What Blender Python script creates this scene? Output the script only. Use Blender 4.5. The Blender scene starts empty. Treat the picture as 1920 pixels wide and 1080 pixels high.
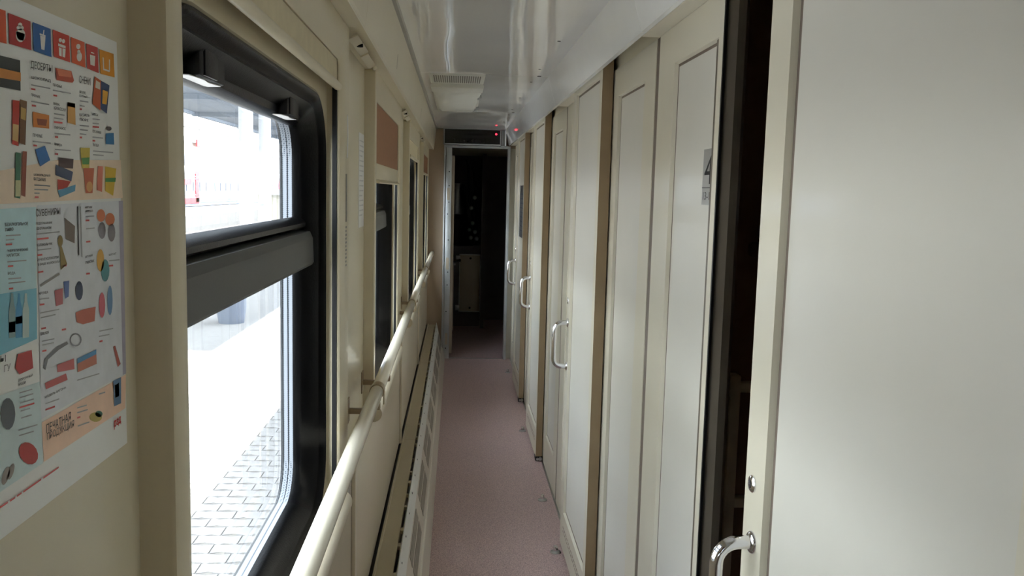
import bpy, bmesh, math, random
from mathutils import Vector, Matrix
random.seed(7)
S = bpy.context.scene
COL = S.collection
R = math.radians

# ------------------------------------------------------------------ camera
FPX, VPX, VPY, ROLL, EYE = 1600.0, 857.0, 357.0, 0.025, 1.58     # image 1920x1080
cy = Vector((VPX - 960, VPY - 540, FPX)).normalized()            # corridor axis in camera space (x right, y down, z forward)
ex = Vector((1, ROLL, 0)).normalized()
cz = cy.cross(ex).normalized()
if cz.y > 0: cz = -cz
cx = cy.cross(cz).normalized()
if cx.x < 0: cx = -cx
CM = Matrix((cx, cy, cz))                                        # camera vector -> world vector
cam = bpy.data.cameras.new('camera')
cam.sensor_width = 36.0
cam.lens = 36.0 * FPX / 1920
cam.clip_start = 0.02
cam.clip_end = 600
co = bpy.data.objects.new('camera', cam)
COL.objects.link(co)
rx, dn, fw = CM @ Vector((1, 0, 0)), CM @ Vector((0, 1, 0)), CM @ Vector((0, 0, 1))
m4 = Matrix((rx, -dn, -fw)).transposed().to_4x4()
m4.translation = (0, 0, EYE)
co.matrix_world = m4
S.camera = co

def on_x(px, py, X):                                             # photo pixel -> point on the plane x = X
    r = CM @ Vector((px - 960, py - 540, FPX))
    t = X / r.x
    return Vector((X, r.y * t, EYE + r.z * t))

# ------------------------------------------------------------------ sky, sun, exposure
w = bpy.data.worlds.new('overcast_sky')
S.world = w
w.use_nodes = True
bg = w.node_tree.nodes['Background']
bg.inputs[0].default_value = (0.86, 0.93, 1.0, 1)
bg.inputs[1].default_value = 9.0
sl = bpy.data.lights.new('sun_offscreen', 'SUN')
sl.energy = 18.0
sl.angle = R(0.6)
sl.color = (1, 0.96, 0.9)
so = bpy.data.objects.new('sun_offscreen', sl)
COL.objects.link(so)
so.rotation_euler = Vector((-0.35, 0.62, -1.0)).to_track_quat('-Z', 'Y').to_euler()
vs = S.view_settings
vs.view_transform = 'Standard'
vs.look = 'None'
vs.exposure = 0.6
vs.gamma = 1.0
vs.use_curve_mapping = False
try:
    S.cycles.max_bounces = 14
    S.cycles.diffuse_bounces = 8
    S.cycles.glossy_bounces = 6
    S.cycles.transparent_max_bounces = 24
    S.cycles.sample_clamp_indirect = 8
except Exception:
    pass

# ------------------------------------------------------------------ materials
def lin(c):
    return tuple(((v / 255) / 12.92 if v / 255 <= 0.04045 else ((v / 255 + 0.055) / 1.055) ** 2.4) for v in c)

MATS = {}
def mat(name, rgb, rough=0.5, metal=0.0, spec=0.5, var=0.06, vscale=6.0, bump=0.0, bscale=60.0, coat=0.0, emit=None, stretch=None):
    if name in MATS: return MATS[name]
    m = bpy.data.materials.new(name)
    m.use_nodes = True
    nt = m.node_tree
    N, L = nt.nodes, nt.links
    b = N['Principled BSDF']
    c = lin(rgb)
    tc = N.new('ShaderNodeTexCoord')
    mp = N.new('ShaderNodeMapping')
    L.new(tc.outputs['Object'], mp.inputs[0])
    if stretch: mp.inputs['Scale'].default_value = stretch
    no = N.new('ShaderNodeTexNoise')
    no.inputs['Scale'].default_value = vscale
    no.inputs['Detail'].default_value = 4
    L.new(mp.outputs[0], no.inputs['Vector'])
    rp = N.new('ShaderNodeValToRGB')
    rp.color_ramp.elements[0].position = 0.3
    rp.color_ramp.elements[1].position = 0.7
    rp.color_ramp.elements[0].color = tuple(v * (1 - var) for v in c) + (1,)
    rp.color_ramp.elements[1].color = tuple(min(1, v * (1 + var)) for v in c) + (1,)
    L.new(no.outputs[0], rp.inputs[0])
    L.new(rp.outputs[0], b.inputs['Base Color'])
    b.inputs['Roughness'].default_value = rough
    b.inputs['Metallic'].default_value = metal
    b.inputs['Specular IOR Level'].default_value = spec
    b.inputs['Coat Weight'].default_value = coat
    b.inputs['Coat Roughness'].default_value = 0.14
    if bump:
        n2 = N.new('ShaderNodeTexNoise')
        n2.inputs['Scale'].default_value = bscale
        L.new(mp.outputs[0], n2.inputs['Vector'])
        bp = N.new('ShaderNodeBump')
        bp.inputs['Strength'].default_value = bump
        bp.inputs['Distance'].default_value = 0.004
        L.new(n2.outputs[0], bp.inputs['Height'])
        L.new(bp.outputs[0], b.inputs['Normal'])
    if emit:
        b.inputs['Emission Color'].default_value = lin(emit[0]) + (1,)
        b.inputs['Emission Strength'].default_value = emit[1]
    MATS[name] = m
    return m

M = {}
M['door'] = mat('door_laminate', (207, 205, 197), 0.42, var=0.02, vscale=3, coat=0.25)
M['stile'] = mat('stile_laminate', (210, 205, 188), 0.4, var=0.02, vscale=3, coat=0.3)
M['edge'] = mat('door_edge_tan', (144, 124, 96), 0.5, var=0.06, vscale=9)
M['bevel'] = mat('panel_bevel_tan', (178, 166, 146), 0.45, var=0.04)
M['groove'] = mat('panel_gasket_brown', (112, 100, 90), 0.6, var=0.05)
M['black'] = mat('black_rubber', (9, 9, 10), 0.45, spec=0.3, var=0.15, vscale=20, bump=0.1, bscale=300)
M['gasket'] = mat('window_black_plastic', (4, 4, 5), 0.3, spec=0.16, var=0.12, vscale=12, bump=0.08, bscale=250)
M['mullion'] = mat('window_bar_grey', (72, 74, 70), 0.5, var=0.06, bump=0.05, bscale=400)
M['cream'] = mat('wall_cream', (216, 207, 182), 0.34, var=0.03, vscale=2.5, coat=0.2)
M['cream2'] = mat('window_surround_cream', (208, 197, 168), 0.38, var=0.03, vscale=2.5, coat=0.15)
M['cream3'] = mat('lower_panel_cream', (206, 194, 170), 0.3, var=0.03, vscale=2.5, coat=0.3)
M['rail'] = mat('handrail_enamel', (232, 224, 204), 0.22, var=0.02, coat=0.5)
M['bracket'] = mat('bracket_beige', (150, 132, 104), 0.45, var=0.05)
M['heat'] = mat('heater_enamel', (206, 198, 182), 0.35, var=0.03, vscale=4, coat=0.2)
M['heat2'] = mat('heater_strip_white', (214, 216, 210), 0.3, var=0.03, vscale=4)
M['chrome'] = mat('chrome', (226, 226, 230), 0.1, metal=1.0, var=0.02)
M['steel'] = mat('brushed_steel', (176, 176, 174), 0.32, metal=1.0, var=0.08, vscale=20)
M['alu'] = mat('aluminium_frame', (178, 182, 184), 0.38, metal=0.6, var=0.06, vscale=10)
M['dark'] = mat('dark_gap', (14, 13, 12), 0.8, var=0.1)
M['paper'] = mat('paper', (226, 226, 226), 0.6, var=0.03)
M['white'] = mat('white_plastic', (228, 228, 222), 0.4, var=0.02)
M['blindb'] = mat('blind_brown_fabric', (150, 106, 74), 0.75, var=0.06, vscale=40, bump=0.15, bscale=400)
M['blindc'] = mat('blind_cream_fabric', (208, 196, 164), 0.7, var=0.05, vscale=30)
M['fascia'] = mat('ceiling_fascia_gloss', (240, 243, 246), 0.05, spec=0.8, var=0.02)
M['ctrim'] = mat('ceiling_trim_grey', (120, 116, 108), 0.5, var=0.05)
M['compt'] = mat('compartment_wall_brown', (132, 108, 80), 0.6, var=0.1)
M['jamb'] = mat('jamb_grey_brown', (104, 96, 84), 0.4, var=0.08, vscale=10)
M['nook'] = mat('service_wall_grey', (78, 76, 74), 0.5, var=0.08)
M['plateg'] = mat('number_plate_grey', (168, 168, 166), 0.35, metal=0.3, var=0.04)
M['ink'] = mat('black_ink', (22, 22, 24), 0.6, var=0.02)
M['concrete'] = mat('platform_paver_grey', (146, 144, 142), 0.8, spec=0.2, var=0.08, vscale=12, bump=0.2)
M['joint'] = mat('paver_joint', (120, 117, 113), 0.9, spec=0.2, var=0.1)
M['canopy'] = mat('canopy_sheet', (118, 124, 132), 0.6, spec=0.2, var=0.08, vscale=2)
M['column'] = mat('column_white_paint', (212, 214, 218), 0.5, spec=0.2, var=0.05)
M['pillow'] = mat('pillow_cotton', (226, 226, 230), 0.8, var=0.03, bump=0.2, bscale=20)

def floor_mat():
    m = mat('floor_linoleum', (182, 160, 156), 0.42, var=0.03, vscale=2.0, bump=0.05, bscale=200)
    nt = m.node_tree
    N, L = nt.nodes, nt.links
    b = N['Principled BSDF']
    base = b.inputs['Base Color'].links[0].from_socket
    tc = [n for n in N if n.type == 'TEX_COORD'][0]
    n1 = N.new('ShaderNodeTexNoise')
    n1.inputs['Scale'].default_value = 190
    n1.inputs['Detail'].default_value = 6
    L.new(tc.outputs['Object'], n1.inputs['Vector'])
    rp = N.new('ShaderNodeValToRGB')
    rp.color_ramp.elements[0].position = 0.36
    rp.color_ramp.elements[1].position = 0.64
    rp.color_ramp.elements[0].color = (0.6, 0.58, 0.6, 1)
    rp.color_ramp.elements[1].color = (1.25, 1.2, 1.2, 1)
    L.new(n1.outputs[0], rp.inputs[0])
    mx = N.new('ShaderNodeMix')
    mx.data_type = 'RGBA'
    mx.blend_type = 'MULTIPLY'
    mx.inputs[0].default_value = 1
    L.new(base, mx.inputs[6])
    L.new(rp.outputs[0], mx.inputs[7])
    L.new(mx.outputs[2], b.inputs['Base Color'])
    return m
M['floor'] = floor_mat()

def ceil_mat():
    m = bpy.data.materials.new('ceiling_gloss_panel')
    m.use_nodes = True
    nt = m.node_tree
    N, L = nt.nodes, nt.links
    b = N['Principled BSDF']
    b.inputs['Base Color'].default_value = lin((246, 246, 245)) + (1,)
    b.inputs['Roughness'].default_value = 0.015
    b.inputs['Specular IOR Level'].default_value = 0.8
    tc = N.new('ShaderNodeTexCoord')
    mp = N.new('ShaderNodeMapping')
    mp.inputs['Scale'].default_value = (3.2, 2.2, 1)
    L.new(tc.outputs['Object'], mp.inputs[0])
    n = N.new('ShaderNodeTexNoise')
    n.inputs['Scale'].default_value = 1.0
    n.inputs['Detail'].default_value = 0.5
    L.new(mp.outputs[0], n.inputs['Vector'])
    bp = N.new('ShaderNodeBump')
    bp.inputs['Strength'].default_value = 0.4
    bp.inputs['Distance'].default_value = 0.012
    L.new(n.outputs[0], bp.inputs['Height'])
    L.new(bp.outputs[0], b.inputs['Normal'])
    return m
M['ceil'] = ceil_mat()

def glass_mat():
    m = bpy.data.materials.new('window_glass')
    m.use_nodes = True
    nt = m.node_tree
    N, L = nt.nodes, nt.links
    N.remove(N['Principled BSDF'])
    out = [n for n in N if n.type == 'OUTPUT_MATERIAL'][0]
    tr = N.new('ShaderNodeBsdfTransparent')
    tr.inputs[0].default_value = (0.93, 0.95, 0.96, 1)
    gl = N.new('ShaderNodeBsdfGlossy')
    gl.inputs['Roughness'].default_value = 0.0
    lw = N.new('ShaderNodeLayerWeight')
    lw.inputs[0].default_value = 0.5
    pw = N.new('ShaderNodeMath')
    pw.operation = 'POWER'
    pw.inputs[1].default_value = 5.0
    L.new(lw.outputs['Facing'], pw.inputs[0])
    ma = N.new('ShaderNodeMath')
    ma.operation = 'MULTIPLY_ADD'
    ma.inputs[1].default_value = 0.6
    ma.inputs[2].default_value = 0.045
    L.new(pw.outputs[0], ma.inputs[0])
    mx = N.new('ShaderNodeMixShader')
    L.new(ma.outputs[0], mx.inputs[0])
    L.new(tr.outputs[0], mx.inputs[1])
    L.new(gl.outputs[0], mx.inputs[2])
    L.new(mx.outputs[0], out.inputs[0])
    return m
M['glass'] = glass_mat()

def perf_mat(name, base, hole, scale):
    m = mat(name, base, 0.5, var=0.02)
    nt = m.node_tree
    N, L = nt.nodes, nt.links
    b = N['Principled BSDF']
    src = b.inputs['Base Color'].links[0].from_socket
    tc = [n for n in N if n.type == 'TEX_COORD'][0]
    v = N.new('ShaderNodeTexVoronoi')
    v.inputs['Scale'].default_value = scale
    v.inputs['Randomness'].default_value = 0
    L.new(tc.outputs['Object'], v.inputs['Vector'])
    lt = N.new('ShaderNodeMath')
    lt.operation = 'LESS_THAN'
    lt.inputs[1].default_value = 0.36
    L.new(v.outputs['Distance'], lt.inputs[0])
    mx = N.new('ShaderNodeMix')
    mx.data_type = 'RGBA'
    L.new(lt.outputs[0], mx.inputs[0])
    L.new(src, mx.inputs[6])
    mx.inputs[7].default_value = lin(hole) + (1,)
    L.new(mx.outputs[2], b.inputs['Base Color'])
    return m
M['perf'] = perf_mat('heater_perforated_grille', (146, 138, 122), (70, 65, 58), 260)
M['spacer'] = perf_mat('glazing_spacer_dotted', (196, 202, 210), (110, 120, 134), 240)

# ------------------------------------------------------------------ mesh helpers
def box_bm(bm, x0, x1, y0, y1, z0, z1, bev=0.0, seg=2, mi=0):
    r = bmesh.ops.create_cube(bm, size=1)
    vs_ = r['verts']
    for v in vs_:
        v.co = Vector(((x0 + x1) / 2 + v.co.x * (x1 - x0), (y0 + y1) / 2 + v.co.y * (y1 - y0), (z0 + z1) / 2 + v.co.z * (z1 - z0)))
    fs = set(f for v in vs_ for f in v.link_faces)
    for f in fs: f.material_index = mi
    if bev:
        es = list(set(e for v in vs_ for e in v.link_edges))
        bmesh.ops.bevel(bm, geom=es, offset=bev, segments=seg, affect='EDGES', profile=0.5)

def mk(name, bm, m, parent=None, smooth=False, origin=None):
    """one mesh object from world-space geometry; its origin sits at the base of its own bounding box"""
    me = bpy.data.meshes.new(name)
    bmesh.ops.recalc_face_normals(bm, faces=bm.faces)
    vv = [v.co for v in bm.verts]
    lo = Vector((min(v.x for v in vv), min(v.y for v in vv), min(v.z for v in vv)))
    hi = Vector((max(v.x for v in vv), max(v.y for v in vv), max(v.z for v in vv)))
    o0 = Vector(((lo.x + hi.x) / 2, (lo.y + hi.y) / 2, lo.z)) if origin is None else Vector(origin)
    bmesh.ops.translate(bm, verts=bm.verts, vec=-o0)
    if smooth:
        for f in bm.faces: f.smooth = True
    bm.to_mesh(me)
    bm.free()
    for x in (m if isinstance(m, (list, tuple)) else [m]):
        me.materials.append(M[x] if isinstance(x, str) else x)
    o = bpy.data.objects.new(name, me)
    COL.objects.link(o)
    put(o, o0, parent)
    if smooth: smooth_by_angle(me)
    return o

def smooth_by_angle(me, ang=R(40)):
    bm = bmesh.new()
    bm.from_mesh(me)
    for e in bm.edges:
        e.smooth = not (len(e.link_faces) == 2 and e.calc_face_angle(0) > ang)
    bm.to_mesh(me)
    bm.free()

ORG = {}
def put(o, world, parent):
    ORG[o.name] = Vector(world)
    if parent:
        o.parent = parent
        o.location = Vector(world) - ORG[parent.name]
    else:
        o.location = world

def empty(name, loc):
    o = bpy.data.objects.new(name, None)
    o.empty_display_size = 0.05
    COL.objects.link(o)
    put(o, loc, None)
    return o

def tag(o, label=None, cat=None, group=None, kind=None):
    if label: o['label'] = label
    if cat: o['category'] = cat
    if group: o['group'] = group
    if kind: o['kind'] = kind
    return o

def box(name, x0, x1, y0, y1, z0, z1, m, parent=None, bev=0.0, seg=2):
    bm = bmesh.new()
    box_bm(bm, x0, x1, y0, y1, z0, z1, bev, seg)
    return mk(name, bm, m, parent, smooth=bev > 0)

def loft(bm, rings, closed=True, mi=0, cap0=False, cap1=False):
    R_ = [[bm.verts.new(p) for p in r] for r in rings]
    n = len(R_[0])
    for a, b in zip(R_[:-1], R_[1:]):
        for i in range(n if closed else n - 1):
            j = (i + 1) % n
            f = bm.faces.new((a[i], a[j], b[j], b[i]))
            f.material_index = mi
    if cap0: bm.faces.new(R_[0][::-1]).material_index = mi
    if cap1: bm.faces.new(R_[-1]).material_index = mi
    return R_

def rr(y0, y1, z0, z1, r, n=7):
    pts = []
    for cyy, czz, a0 in ((y1 - r, z1 - r, 0), (y0 + r, z1 - r, 90), (y0 + r, z0 + r, 180), (y1 - r, z0 + r, 270)):
        for i in range(n + 1):
            a = R(a0 + 90 * i / n)
            pts.append((cyy + r * math.cos(a), czz + r * math.sin(a)))
    return pts

def ring(x, pts): return [(x, p[0], p[1]) for p in pts]

def tube(bm, pts, r, seg=12, mi=0, caps=True, rs=None):
    pts = [Vector(p) for p in pts]
    up = None
    rings = []
    for i, p in enumerate(pts):
        d = ((pts[min(i + 1, len(pts) - 1)] - p).normalized() + (p - pts[max(i - 1, 0)]).normalized())
        d.normalize()
        if up is None:
            up = Vector((0, 0, 1)) if abs(d.z) < 0.9 else Vector((0, 1, 0))
        a = d.cross(up).normalized()
        up = a.cross(d).normalized()
        q = rs[i] if rs else r
        rings.append([p + a * (q * math.cos(2 * math.pi * k / seg)) + up * (q * math.sin(2 * math.pi * k / seg)) for k in range(seg)])
    loft(bm, rings, True, mi, caps, caps)

def lathe(bm, prof, c, axis='z', seg=20, mi=0):
    rings = []
    for r_, h in prof:
        rg = []
        for k in range(seg):
            a = 2 * math.pi * k / seg
            u, v = max(r_, 1e-5) * math.cos(a), max(r_, 1e-5) * math.sin(a)
            rg.append({'z': (c[0] + u, c[1] + v, c[2] + h), 'x': (c[0] + h, c[1] + u, c[2] + v), 'y': (c[0] + u, c[1] + h, c[2] + v)}[axis])
        rings.append(rg)
    loft(bm, rings, True, mi, True, True)

def prism(bm, prof, y0, y1, mi=0):                               # (x, z) outline swept along y
    loft(bm, [[(x, y0, z) for x, z in prof], [(x, y1, z) for x, z in prof]], True, mi, True, True)

def extr(bm, pts, vec, mi=0):                                    # flat outline given a thickness
    v = Vector(vec)
    loft(bm, [[Vector(p) for p in pts], [Vector(p) + v for p in pts]], True, mi, True, True)

def recess_panel(bm, xf, xb, y0, y1, z0, z1, fy0, fy1, fz0, fz1, depth=0.010, gw=0.007):
    """right-wall panel: front at xf (faces -x), back at xb; the field is sunk. slots: 0 stile 1 field 2 bevel 3 groove 4 edge"""
    def q(y0_, y1_, z0_, z1_, x): return [(x, y0_, z0_), (x, y1_, z0_), (x, y1_, z1_), (x, y0_, z1_)]
    A = q(y0, y1, z0, z1, xb)
    B = q(y0, y1, z0, z1, xf)
    C = q(fy0, fy1, fz0, fz1, xf)
    e = 0.003
    D = q(fy0 + e, fy1 - e, fz0 + e, fz1 - e, xf + depth)
    g = gw + e
    F = q(fy0 + g, fy1 - g, fz0 + g, fz1 - g, xf + depth)
    loft(bm, [A, B], mi=4, cap0=True)
    loft(bm, [B, C], mi=0)
    loft(bm, [C, D], mi=2)
    loft(bm, [D, F], mi=3)
    f = bm.faces.new([bm.verts.new(p) for p in F])
    f.material_index = 1
    bmesh.ops.remove_doubles(bm, verts=bm.verts, dist=1e-5)
PM = ['stile', 'door', 'stile', 'groove', 'edge']

def text_mesh(body, size_w, size_h, bold=0.0):
    cu = bpy.data.curves.new('txt', 'FONT')
    cu.body = body
    cu.offset = bold
    cu.resolution_u = 2
    o = bpy.data.objects.new('txt', cu)
    COL.objects.link(o)
    bpy.context.view_layer.update()
    me = bpy.data.meshes.new_from_object(o.evaluated_get(bpy.context.evaluated_depsgraph_get()))
    bpy.data.objects.remove(o)
    bpy.data.curves.remove(cu)
    xs = [v.co.x for v in me.vertices]
    ys = [v.co.y for v in me.vertices]
    x0, x1, y0, y1 = min(xs), max(xs), min(ys), max(ys)
    pts = [((v.co.x - x0) / (x1 - x0) * size_w, (v.co.y - y0) / (y1 - y0) * size_h) for v in me.vertices]
    fs = [list(p.vertices) for p in me.polygons]
    bpy.data.meshes.remove(me)
    return pts, fs

def add_flat(bm, pts3, faces, mi=0):
    v = [bm.verts.new(p) for p in pts3]
    for f in faces:
        try: bm.faces.new([v[i] for i in f]).material_index = mi
        except ValueError: pass

# ------------------------------------------------------------------ dimensions (metres; x across, y along the corridor, z up)
XD, XW = 0.491, 0.533            # door faces and fixed wall on the compartment side
XP, XR = -0.26, -0.295           # proud window surrounds and the panels between them
ZC = 2.14
YB, YE = -7.0, 7.98              # ends of the corridor
P = 1.95                         # window pitch

# ------------------------------------------------------------------ floor, ceiling, shell
fl = box('floor', -0.46, 2.6, YB - 0.1, 7.975, -0.08, 0.0, 'floor')
tag(fl, 'mauve speckled linoleum floor of the corridor', 'floor', kind='structure')
fv = box('floor_2', -0.9, 2.6, 7.975, 10.6, -0.08, 0.001, 'floor')
tag(fv, 'dim linoleum floor beyond the doorway', 'floor', kind='structure')
th = box('trim_1', -0.09, 0.49, 7.965, 7.99, 0.0, 0.004, 'steel', bev=0.001)
tag(th, 'thin metal threshold strip across the doorway floor', 'threshold', kind='structure')

ce = box('ceiling', -0.46, 2.6, YB - 0.1, 10.6, 2.34, 2.5, 'white')
tag(ce, 'white gloss corridor ceiling of long panels', 'ceiling', kind='structure')
seams = [YB, -3.6, -1.65, 0.30, 2.25, 4.215, 6.17, YE - 0.005]
for a, b in zip(seams[:-1], seams[1:]):
    bm = bmesh.new()
    n = 3
    loft(bm, [[(-0.30, a + 0.0015, ZC + 0.012), (-0.30, b - 0.0015, ZC + 0.012), (0.445, b - 0.0015, ZC + 0.012), (0.445, a + 0.0015, ZC + 0.012)],
              [(-0.30, a + 0.0015, ZC), (-0.30, b - 0.0015, ZC), (0.445, b - 0.0015, ZC), (0.445, a + 0.0015, ZC)]], cap0=True, cap1=True)
    mk('ceiling_panel', bm, 'ceil', ce)
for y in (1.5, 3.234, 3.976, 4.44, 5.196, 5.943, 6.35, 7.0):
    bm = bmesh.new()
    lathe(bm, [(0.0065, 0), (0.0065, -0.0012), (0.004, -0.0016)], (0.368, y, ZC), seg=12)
    mk('screw_hole', bm, 'dark', ce)  # dark disc, the shade of a small screw hole put in as colour
for y in (2.24, 4.209, 6.165):
    box('clip', 0.379, 0.397, y - 0.012, y + 0.012, ZC - 0.002, ZC + 0.001, 'dark', ce)

# fascia over the doors on the compartment side
fa = empty('trim_2', (0.46, 2.5, 2.0))
tag(fa, 'white gloss fascia running above the sliding doors', 'fascia', kind='structure')
for a, b in zip(seams[:-1], seams[1:]):
    bm = bmesh.new()
    prism(bm, [(0.432, ZC + 0.006), (0.467, 2.012), (0.470, 2.0), (0.484, 2.0), (0.486, 2.012), (0.46, ZC + 0.03)], a + 0.001, b - 0.001)
    mk('fascia_panel', bm, 'fascia', fa)

# header wall behind the fascia, keeps the compartments dark
wr = empty('wall_right', (0.55, 2.5, 0))
tag(wr, 'cream laminate partition wall of the compartments', 'wall', kind='structure')
box('header', 0.545, 0.60, YB, YE, 1.99, 2.36, 'cream', wr)
SEAM = [0.415 - P, 0.415, 2.32, 4.225, 6.13]
DOORS = [  # far edge, near edge
    (7.03, 6.30), (5.61, 4.88), (3.69, 2.96), (1.357, 0.627), (-0.16, -0.89)]
OPEN = [(6.98, 6.36), (5.555, 4.92), (3.65, 3.0), (1.745, 1.10), (-0.20, -0.85)]  # openings far, near

def fixed_panel(ya, yb, fa_, fb_):
    bm = bmesh.new()
    recess_panel(bm, XW, XW + 0.047, ya, yb, 0.004, 2.0, fa_, fb_, 0.187, 1.907)
    o = mk('wall_panel', bm, PM[:4] + ['stile'], wr)
    return o

def soffit(ya, yb):
    box('soffit', 0.486, 0.546, ya, yb, 2.001, 2.012, 'stile', wr)

def seam_strip(y):
    bm = bmesh.new()
    box_bm(bm, XW + 0.002, XW + 0.03, y - 0.021, y + 0.021, 0.004, 2.0)
    mk('seam_strip', bm, 'groove', wr)

# pairs of fixed panels: from an opening's far edge to the seam, and from the seam to the next opening
fixed_panel(1.745, 2.300, 1.775, 2.135)
fixed_panel(2.340, 3.0, 2.475, 2.875)
fixed_panel(3.65, 4.205, 3.68, 4.04)
fixed_panel(4.245, 4.92, 4.38, 4.77)
fixed_panel(5.555, 6.11, 5.585, 5.945)
fixed_panel(6.15, 6.36, 6.20, 6.30)
fixed_panel(6.98, 7.39, 7.05, 7.30)
fixed_panel(7.42, 7.95, 7.46, 7.86)
fixed_panel(-0.20, 0.395, -0.17, 0.19)
fixed_panel(0.435, 1.10, 0.57, 1.0)
fixed_panel(-2.98, -0.85, -2.8, -0.95)
fixed_panel(-6.98, -3.0, -6.8, -3.1)
for y in (0.415, 2.32, 4.225, 6.13, 7.407): seam_strip(y)
for a, b in ((1.745, 2.32), (3.65, 4.225), (5.555, 6.13), (6.98, 7.97), (-0.2, 0.415)): soffit(a, b)
tr = box('trim_3', 0.525, 0.545, YB, YE, 0.0, 0.006, 'steel')
tag(tr, 'thin metal floor track along the foot of the door wall', 'floor track', kind='structure')

# ------------------------------------------------------------------ sliding doors
def handle_parts(root, y, x=XD):
    for zc_ in (0.829, 1.021):
        bm = bmesh.new()
        lathe(bm, [(0.0185, 0.0), (0.0185, -0.003), (0.016, -0.006), (0.012, -0.007)], (x + 0.0005, y, zc_), 'x', 20)
        mk('rosette', bm, 'chrome', root, smooth=True)
    pts = []
    r_ = 0.034
    xo = x - 0.058
    pts += [(x, y, 1.021), (xo + r_, y, 1.021)]
    for k in range(1, 7):
        a = R(90 * k / 6)
        pts.append((xo + r_ - r_ * math.sin(a), y, 1.021 - r_ + r_ * math.cos(a)))
    for k in range(0, 7):
        a = R(90 * k / 6)
        pts.append((xo + r_ - r_ * math.cos(a), y, 0.829 + r_ - r_ * math.sin(a)))
    pts += [(x, y, 0.829)]
    bm = bmesh.new()
    tube(bm, pts, 0.0112, 14)
    return mk('handle', bm, 'chrome', root, smooth=True)

def sliding_door(i, far, near, label, low=0.018):
    t = empty('door_%d' % i, (XD + 0.02, (far + near) / 2, 0))
    tag(t, label, 'door', kind='structure')
    bm = bmesh.new()
    recess_panel(bm, XD, XD + 0.037, near, far, low, 2.045, near + 0.055, far - 0.085, 0.178, 1.987, depth=0.011, gw=0.009)
    leaf = mk('leaf', bm, PM, t)
    handle_parts(t, far - 0.047)
    bm = bmesh.new()
    lathe(bm, [(0.0145, 0.0), (0.0145, -0.003), (0.012, -0.0055), (0.007, -0.006), (0.0065, -0.003)], (XD + 0.0005, far - 0.036, 1.116), 'x', 18)
    lk = mk('lock', bm, 'chrome', t, smooth=True)
    bm = bmesh.new()
    lathe(bm, [(0.006, 0), (0.006, -0.0008)], (XD - 0.0028, far - 0.036, 1.116), 'x', 10)
    mk('keyhole', bm, 'ink', lk)
    # vent slots in the kick zone, joined rows
    bm = bmesh.new()
    for row in (0.10, 0.118):
        k = near + 0.10
        while k < far - 0.10:
            box_bm(bm, XD - 0.0006, XD + 0.001, k, k + 0.03, row, row + 0.005)
            k += 0.042
    mk('vent_slots', bm, 'groove', t)['kind'] = 'stuff'
    # roller guide under the near corner
    bm = bmesh.new()
    box_bm(bm, XD - 0.002, XD + 0.04, near - 0.004, near + 0.06, 0.004, 0.03, 0.003)
    g = mk('floor_guide', bm, 'black', t)
    bm = bmesh.new()
    lathe(bm, [(0.011, -0.006), (0.011, 0.006)], (XD + 0.026, near - 0.004, 0.017), 'y', 12)
    lathe(bm, [(0.008, -0.008), (0.008, 0.004)], (XD + 0.010, near - 0.004, 0.017), 'y', 12)
    mk('roller', bm, 'steel', g)
    return t

LBL = ['sliding door with a dark notice plate, next to the end doorway',
       'closed sliding door next along from the door with the dark notice plate',
       'closed sliding door just past the fixed panel with the number four plate',
       'sliding door slid open beside the number four plate, pillow showing behind it',
       'closed sliding door behind the open compartment door']
for i, ((f_, n_), lb) in enumerate(zip(DOORS, LBL)):
    sliding_door(i + 1, f_, n_, lb)

# doorstops on the floor
for (sx, sy, lb) in ((0.468, 4.24, 'small metal doorstop on the floor before the seam of a fixed wall panel'),
                     (0.462, 3.60, 'small metal doorstop on the floor touching the door past the number four plate'),
                     (0.462, 5.52, 'small metal doorstop on the floor beside the middle closed sliding door'),
                     (0.470, 7.36, 'small metal doorstop on the floor nearest the threshold strip')):
    t = empty('doorstop', (sx, sy, 0))
    tag(t, lb, 'doorstop', 'doorstops along the sliding doors')
    bm = bmesh.new()
    lathe(bm, [(0.024, 0), (0.024, 0.003), (0.02, 0.006), (0.008, 0.007)], (sx, sy, 0), seg=18)
    mk('base', bm, 'steel', t, smooth=True)
    bm = bmesh.new()
    lathe(bm, [(0.010, 0.005), (0.010, 0.026), (0.0085, 0.029)], (sx, sy, 0), seg=14)
    mk('stud', bm, 'chrome', t, smooth=True)

# number plate on the sunk field of the fixed panel
t = box('number_plate', XW + 0.0085, XW + 0.0100, 1.785, 1.872, 1.562, 1.683, 'plateg')
tag(t, 'grey metal number plate reading 4 and 13-16 on the wall panel', 'number plate')
def wall_text(name, body, yl, yr, z0, z1, x, m, parent, bold=0.0):
    """lettering on a wall facing -x; reads toward -y"""
    pts, fs = text_mesh(body, abs(yl - yr), z1 - z0, bold)
    bm = bmesh.new()
    add_flat(bm, [(x, yl - p[0], z0 + p[1]) for p in pts], fs)
    return mk(name, bm, m, parent)
wall_text('numeral', '4', 1.858, 1.800, 1.607, 1.668, XW + 0.0080, 'ink', t)
wall_text('berth_range', '13-16', 1.862, 1.792, 1.573, 1.590, XW + 0.0080, 'ink', t)
box('dividing_line', XW + 0.0079, XW + 0.0086, 1.785, 1.872, 1.5985, 1.600, 'ink', t)

# dark notice on the first compartment door
t = box('notice_plate', XD + 0.0085, XD + 0.0105, 6.42, 6.80, 1.23, 1.63, mat('notice_dark_blue', (36, 44, 58), 0.35, var=0.1, vscale=20))
tag(t, 'dark blue notice plate on the door beside the doorway', 'notice')
for k in range(9):
    z = 1.28 + 0.035 * k
    box('text_line', XD + 0.0078, XD + 0.0087, 6.46, 6.72 + 0.04 * (k % 3 > 0), z, z + 0.008, mat('notice_print', (70, 80, 98), 0.5), t)

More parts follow.
